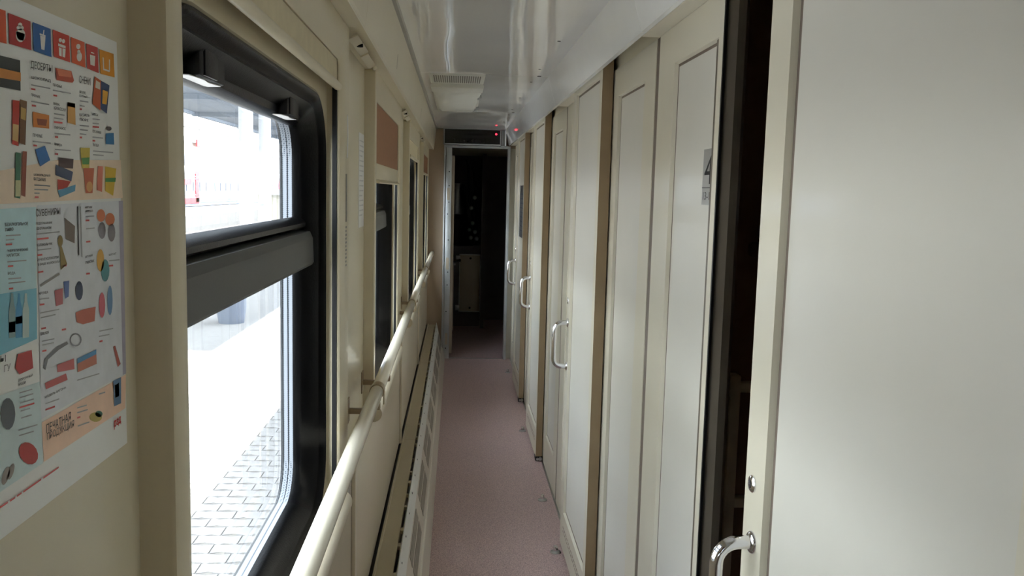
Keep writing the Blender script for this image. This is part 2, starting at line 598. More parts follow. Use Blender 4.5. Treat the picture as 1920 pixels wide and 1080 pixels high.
# compartment behind the open door
pa = box('wall_partition', 0.58, 2.55, 2.305, 2.335, 0.0, 2.36, 'compt')
tag(pa, 'dark partition wall inside the open compartment', 'wall', kind='structure')
pb = box('wall_partition', 0.58, 2.55, 0.40, 0.43, 0.0, 2.36, 'compt')
tag(pb, 'dark partition wall behind the open compartment door', 'wall', kind='structure')
pc = box('wall_outer', 2.5, 2.6, YB - 0.1, 10.6, -0.02, 2.36, 'compt')
tag(pc, 'unlit outer wall at the back of the compartment', 'wall', kind='structure')
bm = bmesh.new()
prism(bm, [(XW + 0.004, 0), (XW + 0.004, 0), (XW + 0.004, 0)], 0, 0) if False else None
pts = [(0.537, 1.743), (0.56, 1.737), (0.578, 1.742), (0.59, 1.76), (0.59, 1.80), (0.537, 1.80)]
loft(bm, [[(x, y, 0.003) for x, y in pts], [(x, y, 1.995) for x, y in pts]], True, 0, True, True)
jm = mk('trim_4', bm, 'jamb')
tag(jm, 'grey brown door jamb of the open compartment', 'door jamb', kind='structure')
jb = box('trim_5', XW + 0.0005, XW + 0.006, 1.738, 1.7452, 0.004, 1.998, 'black')
tag(jb, 'black rubber edge strip on the door jamb', 'rubber strip', kind='structure')

ld = empty('berth_ladder', (0.80, 2.27, 0))
tag(ld, 'cream folding berth ladder inside the dark compartment', 'ladder')
for x in (0.737, 1.02):
    bm = bmesh.new()
    box_bm(bm, x, x + 0.03, 2.19, 2.235, 0.02, 1.108, 0.006)
    mk('rail', bm, 'cream', ld, smooth=True)
for z in (0.44, 0.74, 1.06):
    bm = bmesh.new()
    box_bm(bm, 0.76, 1.03, 2.195, 2.225, z, z + 0.028, 0.004)
    mk('rung', bm, 'cream', ld, smooth=True)
box('hook', 0.737, 0.767, 2.235, 2.306, 1.0, 1.03, 'steel', ld)
bt = empty('upper_berth', (1.6, 2.0, 1.44))
tag(bt, 'dark upper berth with a pillow in the compartment', 'berth')
box('bunk_board', 0.80, 2.45, 1.72, 2.304, 1.42, 1.46, 'compt', bt, bev=0.01)
box('mattress', 0.82, 2.45, 1.74, 2.30, 1.459, 1.515, mat('berth_cloth_dark', (60, 44, 40), 0.8), bt, bev=0.02)
bm = bmesh.new()
bmesh.ops.create_uvsphere(bm, u_segments=24, v_segments=14, radius=1)
for v in bm.verts:
    p = v.co.copy()
    for a in range(3):
        p[a] = math.copysign(abs(p[a]) ** (0.6 if a < 2 else 0.9), p[a])
    s = 1 + 0.05 * math.sin(9 * p.x + 4 * p.y)
    v.co = Vector((1.0 + p.x * 0.22, 1.98 + p.y * 0.26, 1.574 + p.z * 0.055 * s))
pw = mk('pillow', bm, 'pillow', None, smooth=True)
tag(pw, 'white pillow corner on the upper berth behind the open door', 'pillow')

# ------------------------------------------------------------------ window side wall
wl = empty('wall_left', (-0.36, 2.5, 0))
tag(wl, 'cream corridor wall with four windows', 'wall', kind='structure')
W0 = 0.80
WIN = [(W0 + P * k, 1.93 + 1.925 * k) for k in range(-3, 4)]        # module start, opening far edge
FAR = [b + 0.16 for a, b in WIN]
def win_y(k):                                                           # rectangle of the clear glass
    a, b = WIN[k]
    return b - 1.055, b - 0.068
GZ0, GZ1 = 0.905, 1.716
# outer shell with holes
bmz = [( -0.1, 0.86), (1.76, 2.5)]
for z0, z1 in bmz: box('shell', -0.38, -0.352, YB - 0.1, 8.1, z0, z1, 'mullion', wl)
ed = [YB - 0.1]
for k in range(len(WIN)):
    a, b = win_y(k)
    ed += [a - 0.035, b + 0.035]
ed.append(8.1)
for a, b in zip(ed[0::2], ed[1::2]): box('shell', -0.38, -0.352, a, b, 0.86, 1.76, 'mullion', wl)
# panels between the window surrounds
gaps = [(YB, WIN[0][0])] + [(FAR[k], WIN[k + 1][0]) for k in range(6)] + [(FAR[6], YE)]
for a, b in gaps:
    if b - a > 0.05:
        box('wall_panel', -0.351, XR, a, b + 0.001, 0.87, 1.952, 'cream', wl)
        box('reveal_strip', XR - 0.001, XR + 0.006, a + 0.03, a + 0.045, 0.87, 1.94, 'cream3', wl, bev=0.002)
# lower panels and the cover beads between them
lows = [YB] + [v + 0.1 for v in FAR[:-1]] + [YE]
for a, b in zip(lows[:-1], lows[1:]):
    bm = bmesh.new()
    box_bm(bm, -0.351, -0.263, a + 0.001, b - 0.001, 0.338, 0.872, 0.002)
    mk('lower_panel', bm, 'cream3', wl, smooth=True)
for y in lows[1:-1]:
    bm = bmesh.new()
    box_bm(bm, -0.27, -0.2515, y - 0.002, y + 0.034, 0.334, 0.872, 0.005)
    mk('cover_bead', bm, 'cream3', wl, smooth=True)
    box('joint_gap', -0.264, -0.2622, y - 0.006, y - 0.002, 0.34, 0.872, 'groove', wl)
box('gap_shade_strip', -0.30, -0.2535, YB, YE, 0.29, 0.318, 'black', wl)  # black strip stands in for the shade inside the gap under the panels

def window(k, num, blind_z, bar_h, fabric, label):
    a, b = WIN[k]
    far = FAR[k]
    t = empty('window_%d' % num, (-0.30, (a + far) / 2, 0.82))
    tag(t, label, 'window', kind='structure')
    o0, o1 = a + 0.045, b                                              # clear opening of the surround
    zt, zb, top = 1.858, 0.872, 1.952
    # proud surround: frame ring with a soft front edge
    bm = bmesh.new()
    e = 0.006
    def q(y0, y1, z0, z1, x): return ring(x, rr(y0, y1, z0, z1, 0.012, 3))
    loft(bm, [q(a, far, 0.828, top, -0.351), q(a, far, 0.828, top, XP - e), q(a + e * .3, far - e * .3, 0.828 + e * .3, top, XP - e * .3), q(a + e, far - e, 0.828 + e, top, XP),
              q(o0 - 0.004, o1 + 0.004, zb, zt + 0.004, XP), q(o0, o1, zb, zt, XP - 0.004), q(o0 - 0.004, o1 + 0.006, zb, zt, -0.292)])
    mk('surround', bm, 'cream2', t, smooth=True)
    box('guide_channel', -0.2765, -0.2665, o1 - 0.0035, o1 + 0.004, zb + 0.02, 1.80, 'black', t)
    box('side_joint', XP - 0.012, XP - 0.0035, far - 0.0008, far + 0.0022, 0.84, top, 'groove', t)
    # rolled sill lip
    bm = bmesh.new()
    prof = [(-0.30, 0.872)] + [(-0.262 + 0.028 * math.sin(R(g)), 0.842 + 0.028 * math.cos(R(g))) for g in range(0, 181, 15)] + [(-0.30, 0.814)]
    prism(bm, prof, a + 0.02, far - 0.12)
    mk('sill', bm, 'cream3', t, smooth=True)
    # cream flange with rounded hole, black bevelled gasket
    g0, g1 = o0 - 0.02, o1 + 0.008
    oz0, oz1 = 0.862, 1.776
    bm = bmesh.new()
    loft(bm, [ring(-0.290, rr(o0 - 0.003, o1 + 0.005, zb - 0.02, zt, 0.003)), ring(-0.2905, rr(g0 + 0.02, g1 - 0.012, oz0, oz1, 0.13)), ring(-0.296, rr(g0 + 0.024, g1 - 0.016, oz0 + 0.004, oz1 - 0.004, 0.126))])
    mk('flange', bm, 'cream2', t, smooth=True)
    y0, y1 = win_y(k)
    bm = bmesh.new()
    st = [(-0.2965, 0.0), (-0.2885, 0.06), (-0.2875, 0.14), (-0.292, 0.24), (-0.300, 0.30), (-0.3035, 0.36), (-0.302, 0.44), (-0.310, 0.62), (-0.326, 0.86), (-0.333, 0.95), (-0.338, 1.0), (-0.352, 1.0)]
    A = (g0 + 0.022, g1 - 0.014, oz0 + 0.002, oz1 - 0.002, 0.128)
    B = (y0, y1, GZ0, GZ1, 0.075)
    rings_ = [ring(x, rr(*[A[i] + (B[i] - A[i]) * s for i in range(5)])) for x, s in st]
    loft(bm, rings_)
    gk = mk('gasket', bm, 'gasket', t, smooth=True)
    for (gy, gz) in ((y1 + 0.040, 1.19), (y0 - 0.03, 1.19)):
        bm = bmesh.new()
        lathe(bm, [(0.0075, 0), (0.0075, 0.003), (0.005, 0.0025), (0.0045, 0.0008)], (-0.3075, gy, gz), 'x', 12)
        mk('screw', bm, 'dark', gk)
    # glazing: three panes with dotted spacers
    sp = [(-0.352, -0.3605), (-0.363, -0.3715)]
    for x0_, x1_ in sp:
        bm = bmesh.new()
        loft(bm, [ring(x0_, rr(y0 - 0.002, y1 + 0.002, GZ0 - 0.002, GZ1 + 0.002, 0.075)), ring(x1_, rr(y0 + 0.002, y1 - 0.002, GZ0 + 0.002, GZ1 - 0.002, 0.075))])
        mk('spacer', bm, 'spacer', t)
    for i_, (x_, z0_, z1_) in enumerate(((-0.351, GZ0, 1.42), (-0.351, 1.50, GZ1), (-0.3722, GZ0, GZ1))):
        bm = bmesh.new()
        loft(bm, [ring(x_, rr(y0 - 0.004, y1 + 0.004, z0_ - 0.004, z1_ + 0.004, 0.02 if i_ < 2 else 0.07)), ring(x_ - 0.0005, rr(y0 - 0.004, y1 + 0.004, z0_ - 0.004, z1_ + 0.004, 0.02 if i_ < 2 else 0.07))][:1], cap1=True)
        mk('glass_pane', bm, 'glass', t)
    bm = bmesh.new()
    loft(bm, [ring(-0.3725, rr(y0 - 0.001, y1 + 0.001, GZ0 - 0.001, GZ1 + 0.001, 0.075)), ring(-0.379, rr(y0 - 0.004, y1 + 0.004, GZ0 - 0.004, GZ1 + 0.004, 0.075)), ring(-0.381, rr(y0 - 0.038, y1 + 0.038, GZ0 - 0.038, GZ1 + 0.038, 0.08)), ring(-0.352, rr(y0 - 0.038, y1 + 0.038, GZ0 - 0.038, GZ1 + 0.038, 0.08))])
    mk('outer_frame', bm, 'gasket', t)
    # transom bar and the tilting upper sash
    bm = bmesh.new()
    prism(bm, [(-0.349, 1.412), (-0.312, 1.412), (-0.308, 1.418), (-0.310, 1.470), (-0.316, 1.484), (-0.349, 1.490)], y0 - 0.012, y1 + 0.012)
    mk('transom', bm, 'mullion', t)
    bm = bmesh.new()
    prism(bm, [(-0.349, 1.489), (-0.335, 1.489), (-0.324, 1.495), (-0.324, 1.503), (-0.332, 1.511), (-0.349, 1.515)], y0 - 0.004, y1 + 0.004)
    mk('sash_rail', bm, 'gasket', t, smooth=True)
    bm = bmesh.new()
    prism(bm, [(-0.349, 1.704), (-0.338, 1.704), (-0.326, 1.712), (-0.324, 1.722), (-0.330, 1.734), (-0.349, 1.738)], y0 + 0.02, y1 - 0.06)
    mk('sash_rail', bm, 'gasket', t, smooth=True)
    for cy0 in (b - 0.865, b - 0.335):
        bm = bmesh.new()
        box_bm(bm, -0.346, -0.309, cy0, cy0 + 0.112, 1.709, 1.746, 0.004)
        box_bm(bm, -0.3105, -0.3065, cy0 + 0.014, cy0 + 0.07, 1.711, 1.744, 0.001)
        c_ = mk('sash_catch', bm, 'black', t, smooth=True)
        bm = bmesh.new()
        pz = 1.7085
        ps = [(-0.344, cy0 - 0.02), (-0.318, cy0 - 0.012), (-0.313, cy0 + 0.03), (-0.317, cy0 + 0.06), (-0.312, cy0 + 0.10), (-0.33, cy0 + 0.105), (-0.344, cy0 + 0.07)]
        extr(bm, [(x, y, pz) for x, y in ps], (0, 0, -0.0012))
        mk('paper_scrap', bm, 'paper', c_)
    # roller blind
    bm = bmesh.new()
    box_bm(bm, -0.2685, -0.2665, o0 + 0.004, o1 - 0.004, blind_z, zt - 0.001)
    bl = mk('roller_blind', bm, fabric, t)
    bm = bmesh.new()
    if bar_h > 0.03:
        box_bm(bm, -0.272, -0.263, o0 + 0.006, o1 - 0.006, blind_z - bar_h, blind_z + 0.002, 0.002)
        prism(bm, [(-0.272, blind_z - bar_h - 0.012), (-0.252, blind_z - bar_h - 0.014), (-0.250, blind_z - bar_h - 0.010), (-0.262, blind_z - bar_h - 0.002), (-0.272, blind_z - bar_h)], o0 + 0.006, o1 - 0.006)
    else:
        tube(bm, [(-0.264, o0 + 0.008, blind_z - 0.006), (-0.264, o1 - 0.008, blind_z - 0.006)], 0.0095, 12)
    mk('bottom_bar', bm, 'cream2', bl, smooth=True)
    return t

window(0, 7, 1.80, 0.0, 'blindc', 'train window farthest back behind the poster, cream blind rolled up')
window(1, 6, 1.80, 0.0, 'blindc', 'train window two along behind the poster, cream blind rolled up')
window(2, 5, 1.02, 0.02, 'blindb', 'train window just behind the poster with its brown blind pulled down')  # out of view; blind lowered to cut light reaching the open door
window(3, 1, 1.806, 0.0, 'blindc', 'large train window beside the poster, cream blind rolled up')
window(4, 2, 1.660, 0.05, 'blindb', 'train window with a brown blind pulled part way down')
window(5, 3, 1.770, 0.0, 'blindc', 'train window with a short cream blind, next to the brown-blind window')
window(6, 4, 1.712, 0.02, 'blindb', 'train window nearest the end wall with a short dark blind')

# cornice panel above the windows
cn = empty('trim_6', (-0.21, 2.5, 1.95))
tag(cn, 'cream cornice panels between the windows and the ceiling', 'cornice', kind='structure')
cs = [YB, -3.7, -1.8, 0.10, 2.06, 4.0, 5.85, YE]
for a, b in zip(cs[:-1], cs[1:]):
    bm = bmesh.new()
    prism(bm, [(-0.352, 1.951), (-0.231, 1.951), (-0.222, 1.953), (-0.219, 1.960), (-0.200, ZC - 0.006), (-0.21, ZC + 0.1), (-0.352, ZC + 0.1)], a + 0.0008, b - 0.0008)
    mk('cornice_panel', bm, 'cream', cn)
    bm = bmesh.new()
    prism(bm, [(-0.2215, 1.9515), (-0.2375, 1.9515), (-0.2375, 1.948), (-0.2225, 1.9475)], a, b)
    mk('cornice_lip', bm, 'cream', cn)
    bm = bmesh.new()
    prism(bm, [(-0.2035, ZC - 0.012), (-0.190, ZC - 0.008), (-0.186, ZC + 0.0005), (-0.201, ZC + 0.0005)], a, b)
    mk('edge_trim', bm, mat('ceiling_edge_trim', (168, 165, 156), 0.45), cn)
for y in (1.04, 2.985, 4.93, 6.9):
    bm = bmesh.new()
    d = 0.0008
    x0_, x1_ = -0.2135 + 0.0012, -0.2095 + 0.0012
    loft(bm, [[(x0_, y, 1.985), (x0_, y + 0.012, 1.985), (x1_, y + 0.012, 2.035), (x1_, y, 2.035)]], cap1=True)
    extr_ = mk('slot', bm, 'groove', cn)

# curtain-rail brackets hanging under the cornice in the gaps
for k, (a, b) in enumerate(gaps[3:-1]):
    t = empty('curtain_bracket', (-0.255, (a + b) / 2, 1.93))
    tag(t, ['bent cream curtain bracket above the poster', 'bent cream curtain bracket above the paper notice',
            'bent cream curtain bracket just past the brown-blind window', 'bent cream curtain bracket before the last window'][k], 'bracket', 'curtain brackets under the cornice')
    bm = bmesh.new()
    prism(bm, [(-0.266, 1.934), (-0.265, 1.931), (-0.243, 1.942), (-0.244, 1.945)], a + 0.02, a + 0.27)
    mk('strip', bm, 'cream', t)
    bm = bmesh.new()
    prism(bm, [(-0.266, 1.931), (-0.265, 1.928), (-0.245, 1.938), (-0.246, 1.941)], a + 0.28, a + 0.50)
    mk('strip', bm, 'cream', t)
    bm = bmesh.new()
    lathe(bm, [(0.008, -0.0005), (0.008, 0.012)], (-0.251, a + 0.14, 1.934), 'z', 12)
    mk('hole', bm, 'dark', t)
    bm = bmesh.new()
    bmesh.ops.create_uvsphere(bm, u_segments=10, v_segments=8, radius=0.008)
    bmesh.ops.translate(bm, verts=bm.verts, vec=(-0.25, a + 0.505, 1.934))
    mk('end_hook', bm, 'cream', t, smooth=True)

# ------------------------------------------------------------------ handrail
hr = empty('handrail', (-0.22, 3.0, 1.0))
tag(hr, 'cream tubular handrail running along under the windows', 'handrail')
joins = [-6.6, -3.3, -1.4, 0.53, 2.44, 4.36, 6.28, 7.93]
for a, b in zip(joins[:-1], joins[1:]):
    bm = bmesh.new()
    tube(bm, [(-0.22, a, 1.0), (-0.22, a + 0.01, 1.0), (-0.22, b - 0.012, 1.0), (-0.22, b - 0.002, 1.0)], 0.019, 20, rs=[0.017, 0.019, 0.019, 0.017])
    mk('tube', bm, 'rail', hr, smooth=True)
for y in joins[1:-1]:
    bm = bmesh.new()
    tube(bm, [(-0.22, y - 0.022, 1.0), (-0.22, y + 0.022, 1.0)], 0.0215, 20)
    c_ = mk('collar', bm, 'bracket', hr, smooth=True)
    box('strap', -0.2035, -0.1985, y - 0.006, y + 0.018, 0.958, 1.0, 'cream2', c_, bev=0.002)
for k in (-1, 0, 1, 2):
    for y in (2.36 + 1.93 * k, 2.72 + 1.95 * k):
        bm = bmesh.new()
        box_bm(bm, XR - 0.001, -0.226, y - 0.009, y + 0.009, 0.952, 0.966, 0.001)
        box_bm(bm, -0.236, -0.204, y - 0.012, y + 0.012, 0.964, 0.984, 0.003)
        br = mk('bracket', bm, 'bracket', hr, smooth=True)
        bm = bmesh.new()
        box_bm(bm, XR - 0.001, XR + 0.004, y - 0.02, y + 0.02, 0.925, 0.995, 0.002)
        mk('wall_plate', bm, 'bracket', br, smooth=True)
bm = bmesh.new()
box_bm(bm, -0.296, -0.226, 7.90, 7.918, 0.953, 0.966, 0.001)
mk('bracket', bm, 'bracket', hr)

# ------------------------------------------------------------------ heater covers along the window wall
def fx(z): return -0.09 - 0.2369 * z
hs = [0.30, 2.25, 4.215, 6.15, 7.955]
hl = ['heater cover below the large window beside the poster', 'heater cover below the window with the brown blind',
      'heater cover below the short cream blind window', 'heater cover below the window nearest the end wall']
for i, (a, b) in enumerate(zip(hs[:-1], hs[1:])):
    t = empty('heater_cover', (-0.18, (a + b) / 2, 0))
    tag(t, 'enamelled ' + hl[i] + ', white strip and grey grilles', 'heater cover', 'heater covers along the corridor')
    bm = bmesh.new()
    prism(bm, [(-0.2525, 0.30), (-0.2525, 0.333), (-0.246, 0.333), (-0.244, 0.325), (-0.188, 0.325), (-0.187, 0.30)], a + 0.001, b - 0.001)
    mk('top_board', bm, mat('heater_board_beige', (168, 156, 128), 0.4, var=0.03), t)
    box('convector', -0.245, -0.185, a + 0.02, b - 0.02, 0.05, 0.21, 'steel', t)
    bm = bmesh.new()
    prism(bm, [(-0.1745, 0.318), (-0.1745, 0.340), (-0.1705, 0.3435), (fx(0.262), 0.262), (fx(0.262) - 0.006, 0.262)], a + 0.001, b - 0.001)
    s_ = mk('screw_strip', bm, 'heat2', t)
    k = a + 0.09
    while k < b - 0.05:
        bm = bmesh.new()
        lathe(bm, [(0.004, -0.001), (0.004, 0.0012)], (-0.1645, k, 0.318), 'x', 8)
        mk('screw', bm, 'dark', s_)
        k += 0.225
    bm = bmesh.new()
    prism(bm, [(fx(0.262), 0.262), (fx(0.112), 0.112), (fx(0.11) + 0.006, 0.108), (fx(0.0) + 0.002, 0.0), (fx(0.0) - 0.03, 0.0), (fx(0.26) - 0.03, 0.262)], a + 0.001, b - 0.001)
    mk('front_sheet', bm, 'heat', t)
    n = 3
    stp = (b - a) / n
    for j in range(n):
        y0, y1 = a + stp * j + 0.09, a + stp * (j + 1) - 0.09
        for (z0, z1) in ((0.208, 0.250), (0.146, 0.196)):
            bm = bmesh.new()
            o_ = 0.0015
            loft(bm, [[(fx(z0) - o_, y0, z0), (fx(z0) - o_, y1, z0), (fx(z1) - o_, y1, z1), (fx(z1) - o_, y0, z1)],
                      [(fx(z0) + o_, y0, z0), (fx(z0) + o_, y1, z0), (fx(z1) + o_, y1, z1), (fx(z1) + o_, y0, z1)]], cap0=True, cap1=True)
            mk('grille', bm, 'perf', t)
    k = a + 0.05
    while k < b - 0.04:
        l_ = random.choice((0.012, 0.02, 0.03))
        box('clip', -0.189, -0.171, k, k + l_, 0.308, 0.322, 'cream2', t)
        k += random.choice((0.14, 0.19, 0.24))

# ------------------------------------------------------------------ end wall, doorway, display
we = empty('wall_end', (0.1, 8.0, 0))
tag(we, 'cream end wall around the dark doorway', 'wall', kind='structure')
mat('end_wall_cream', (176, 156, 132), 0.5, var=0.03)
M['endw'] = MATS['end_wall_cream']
box('wall_panel', -0.96, -0.118, YE, 8.10, 0.0, 2.36, 'endw', we)
box('lintel', -0.118, 0.61, YE + 0.005, 8.06, 1.975, 2.36, 'endw', we)
box('wall_panel', 0.484, 0.61, YE, 8.06, 0.0, 1.976, 'stile', we)
df = empty('door_6', (0.18, 7.97, 0))
tag(df, 'open doorway frame of grey metal with punched holes at the corridor end', 'doorway', kind='structure')
box('frame_trim', -0.124, -0.110, 7.93, 7.985, 0.0, 1.985, 'alu', df, bev=0.002)
jp = box('punched_jamb', -0.106, -0.052, 7.95, 8.05, 0.0, 1.985, 'alu', df, bev=0.002)
for z in (1.75, 1.62, 1.57, 1.52, 1.47, 1.36, 1.12, 0.93, 0.90, 0.87, 0.82, 0.70, 0.45, 0.22, 0.20, 0.15, 0.10):
    bm = bmesh.new()
    lathe(bm, [(0.0055, 0), (0.0055, -0.0015)], (-0.079 + 0.006 * math.sin(z * 40), 7.9502, z), 'y', 10)
    mk('hole', bm, 'dark', jp)
for z in (1.545, 0.9, 0.19):
    box('hinge_plate', -0.092, -0.066, 7.9485, 7.951, z - 0.055, z + 0.055, 'bevel', jp)
box('frame_trim', 0.462, 0.486, 7.93, 8.05, 0.0, 1.985, 'alu', df, bev=0.002)
box('frame_head', -0.124, 0.486, 7.935, 8.05, 1.970, 1.992, 'alu', df, bev=0.002)
# swung-back door leaf beyond
lf = box('leaf', -0.056, -0.026, 8.06, 8.72, 0.03, 1.90, 'bevel', df, bev=0.003)

ds = empty('display_board', (0.13, 7.93, 1.995))
tag(ds, 'black LED display board with one red light above the doorway', 'display')
box('frame', -0.132, 0.396, 7.905, 7.978, 1.995, 2.139, 'alu', ds, bev=0.003)
sc_ = box('screen', -0.120, 0.384, 7.902, 7.907, 2.006, 2.134, mat('display_black', (5, 5, 6), 0.12, var=0.02), ds)
bm = bmesh.new()
lathe(bm, [(0.0095, 0.001), (0.0095, -0.002), (0.004, -0.004)], (0.348, 7.902, 2.098), 'y', 14)
mk('red_light', bm, mat('red_led', (255, 30, 50), 0.4, emit=((255, 40, 62), 3.0)), ds)
pts, fs = text_mesh('Вагон 08 13', 0.30, 0.030)
bm = bmesh.new()
add_flat(bm, [(-0.05 + p[0], 7.9014, 2.020 + p[1]) for p in pts], fs)
mk('unlit_text', bm, mat('unlit_led_text', (26, 26, 26), 0.5), ds)
jx = empty('corner_box', (0.44, 7.94, 1.99))
tag(jx, 'grey metal corner box between display board and door wall', 'corner box')
box('plate', 0.402, 0.408, 7.90, 7.975, 1.995, 2.139, 'alu', jx)
box('body', 0.4085, 0.428, 7.94, 7.978, 1.99, 2.139, 'alu', jx)
box('cover', 0.428, 0.442, 7.90, 7.978, 1.985, 2.139, 'fascia', jx)
box('lip', 0.396, 0.458, 7.895, 7.93, 1.980, 1.995, 'alu', jx, bev=0.003)

# dark service area beyond the doorway
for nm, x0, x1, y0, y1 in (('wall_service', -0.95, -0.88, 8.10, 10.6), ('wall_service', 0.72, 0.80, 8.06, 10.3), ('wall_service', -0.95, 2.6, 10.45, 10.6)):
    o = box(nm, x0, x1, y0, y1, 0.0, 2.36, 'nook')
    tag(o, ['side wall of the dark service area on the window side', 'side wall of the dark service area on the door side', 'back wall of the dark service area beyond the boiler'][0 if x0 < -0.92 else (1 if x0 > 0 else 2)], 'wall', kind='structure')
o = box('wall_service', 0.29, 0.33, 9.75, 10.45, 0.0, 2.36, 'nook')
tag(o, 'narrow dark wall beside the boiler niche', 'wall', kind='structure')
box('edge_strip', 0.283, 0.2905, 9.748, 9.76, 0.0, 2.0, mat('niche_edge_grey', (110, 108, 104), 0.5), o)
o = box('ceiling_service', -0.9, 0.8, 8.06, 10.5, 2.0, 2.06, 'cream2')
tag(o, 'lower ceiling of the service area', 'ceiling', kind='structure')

cb = empty('service_cabinet', (0.1, 10.1, 0))
tag(cb, 'grey cabinet with a cream access door under the boiler', 'cabinet')
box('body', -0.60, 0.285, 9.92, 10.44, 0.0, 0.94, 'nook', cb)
dr = box('access_door', 0.045, 0.283, 9.895, 9.921, 0.18, 0.84, 'cream3', cb, bev=0.004)
fr = bmesh.new()
for (x0, x1, z0, z1) in ((0.040, 0.288, 0.835, 0.848), (0.040, 0.288, 0.172, 0.185), (0.278, 0.288, 0.172, 0.848), (0.040, 0.050, 0.172, 0.848)):
    box_bm(fr, x0, x1, 9.890, 9.897, z0, z1)
mk('edge_frame', fr, 'white', dr)
for z in (0.80, 0.22):
    bm = bmesh.new()
    lathe(bm, [(0.012, 0), (0.012, -0.004)], (0.17, 9.893, z), 'y', 12)
    mk('lock_hole', bm, 'dark', dr)
    bm = bmesh.new()
    box_bm(bm, 0.0, 0.05, 9.885, 9.92, z - 0.03, z + 0.03, 0.006)
    mk('hinge', bm, 'steel', dr, smooth=True)
bl = empty('water_boiler', (0.06, 10.2, 0.94))
tag(bl, 'steel water boiler with valves in the dark niche', 'boiler')
bm = bmesh.new()
lathe(bm, [(0.005, 1.300), (0.085, 1.302), (0.09, 1.32), (0.09, 1.64), (0.082, 1.66), (0.02, 1.665)], (0.0, 10.15, 0), 'z', 24)
mk('tank', bm, 'steel', bl, smooth=True)
bm = bmesh.new()
lathe(bm, [(0.13, 0.94), (0.14, 0.96), (0.14, 1.24), (0.12, 1.27), (0.03, 1.302)], (0.0, 10.15, 0), 'z', 24)
mk('stand', bm, 'black', bl, smooth=True)
for (x, pz) in ((0.13, 1.95), (0.20, 1.85), (0.24, 1.7)):
    bm = bmesh.new()
    tube(bm, [(x, 10.12, 0.94), (x, 10.12, 1.2), (x - 0.02, 10.12, 1.35), (x, 10.12, 1.5), (x, 10.12, pz - 0.1), (x - 0.03, 10.12, pz)], 0.014, 10)
    mk('pipe', bm, 'black', bl, smooth=True)
for (x, z) in ((0.17, 1.38), (0.19, 1.20), (0.15, 1.12), (0.22, 1.10), (0.17, 1.03), (0.24, 1.02), (0.21, 1.50)):
    bm = bmesh.new()
    lathe(bm, [(0.008, 0.05), (0.02, 0.03), (0.026, 0.0), (0.026, -0.02), (0.012, -0.03)], (x, 10.08, z), 'y', 12)
    mk('valve', bm, 'steel', bl, smooth=True)
tp = empty('tap_basin', (-0.02, 9.6, 0.78))
tag(tp, 'small steel tap shelf beside the cabinet door', 'tap')
bm = bmesh.new()
tube(bm, [(-0.10, 9.62, 0.79), (0.01, 9.62, 0.79), (0.05, 9.60, 0.80)], 0.016, 12)
mk('spout', bm, 'chrome', tp, smooth=True)
box('shelf', -0.30, -0.0, 9.55, 9.75, 0.745, 0.768, 'steel', tp, bev=0.006)
box('leg_panel', -0.30, -0.02, 9.6, 9.72, 0.001, 0.746, 'bevel', tp)

# ------------------------------------------------------------------ ceiling lamp
lp = empty('ceiling_lamp', (0, 5.1, ZC - 0.04))
tag(lp, 'white ceiling lamp with slatted vent and curved diffuser', 'lamp')
box('base_plate', -0.146, 0.128, 4.222, 6.03, ZC - 0.008, ZC + 0.001, 'white', lp, bev=0.002)
bm = bmesh.new()
for k in range(22):
    x = -0.125 + k * 0.0108
    box_bm(bm, x, x + 0.005, 4.24, 4.50, ZC - 0.0095, ZC - 0.0075)
mk('vent_slots', bm, 'ctrim', lp)['kind'] = 'stuff'
box('end_cap', -0.148, 0.130, 4.55, 4.76, ZC - 0.03, ZC - 0.007, 'white', lp, bev=0.006)
bm = bmesh.new()
rg = []
for y, hw, dz in ((4.772, 0.134, 0.026), (4.80, 0.136, 0.030), (5.2, 0.132, 0.033), (5.7, 0.126, 0.034), (5.93, 0.118, 0.028), (6.01, 0.10, 0.012)):
    rg.append([(-0.009 - hw, y, ZC - 0.006), (-0.009 - hw * 0.97, y, ZC - dz * 0.6), (-0.009 - hw * 0.85, y, ZC - dz * 0.92), (-0.009, y, ZC - dz), (-0.009 + hw * 0.85, y, ZC - dz * 0.92), (-0.009 + hw * 0.97, y, ZC - dz * 0.6), (-0.009 + hw, y, ZC - 0.006)])
loft(bm, rg, closed=False)
mk('diffuser', bm, 'white', lp, smooth=True)
for y in (5.05, 5.75):
    box('side_clip', 0.105, 0.132, y, y + 0.10, ZC - 0.026, ZC - 0.007, 'alu', lp, bev=0.003)

# ------------------------------------------------------------------ notices on the window wall
t = box('paper_notice', XR, XR + 0.0012, 2.60, 2.735, 1.46, 1.745, 'paper')
tag(t, 'white paper notice taped to the pillar between two windows', 'notice')
for k in range(16):
    z = 1.72 - 0.015 * k
    box('text_line', XR + 0.0011, XR + 0.0016, 2.615, 2.72 - 0.03 * (k % 4 == 3), z, z + 0.004, mat('grey_print', (196, 196, 200), 0.6), t)
t = box('window_sticker', XP, XP + 0.0008, 2.030, 2.050, 1.500, 1.612, mat('sticker_grey', (120, 116, 106), 0.5, var=0.25, vscale=120))
tag(t, 'narrow grey vertical sticker on the window surround', 'sticker')
t = empty('lettering_strip', (XP, 2.04, 1.39))
tag(t, 'column of small grey letters below the sticker on the window surround', 'lettering')
for k in range(11):
    z = 1.395 + k * 0.009
    box('letter', XP - 0.0002, XP + 0.0006, 2.030, 2.048 - 0.004 * (k % 2), z, z + 0.0045, mat('letter_grey', (140, 138, 134), 0.6), t)
bm = bmesh.new()
extr(bm, [(XP, 2.045, 1.648), (XP, 2.062, 1.652), (XP, 2.070, 1.70), (XP, 2.063, 1.745), (XP, 2.048, 1.750), (XP, 2.056, 1.70)], (0.0012, 0, 0))
t = mk('torn_sticker', bm, 'paper')
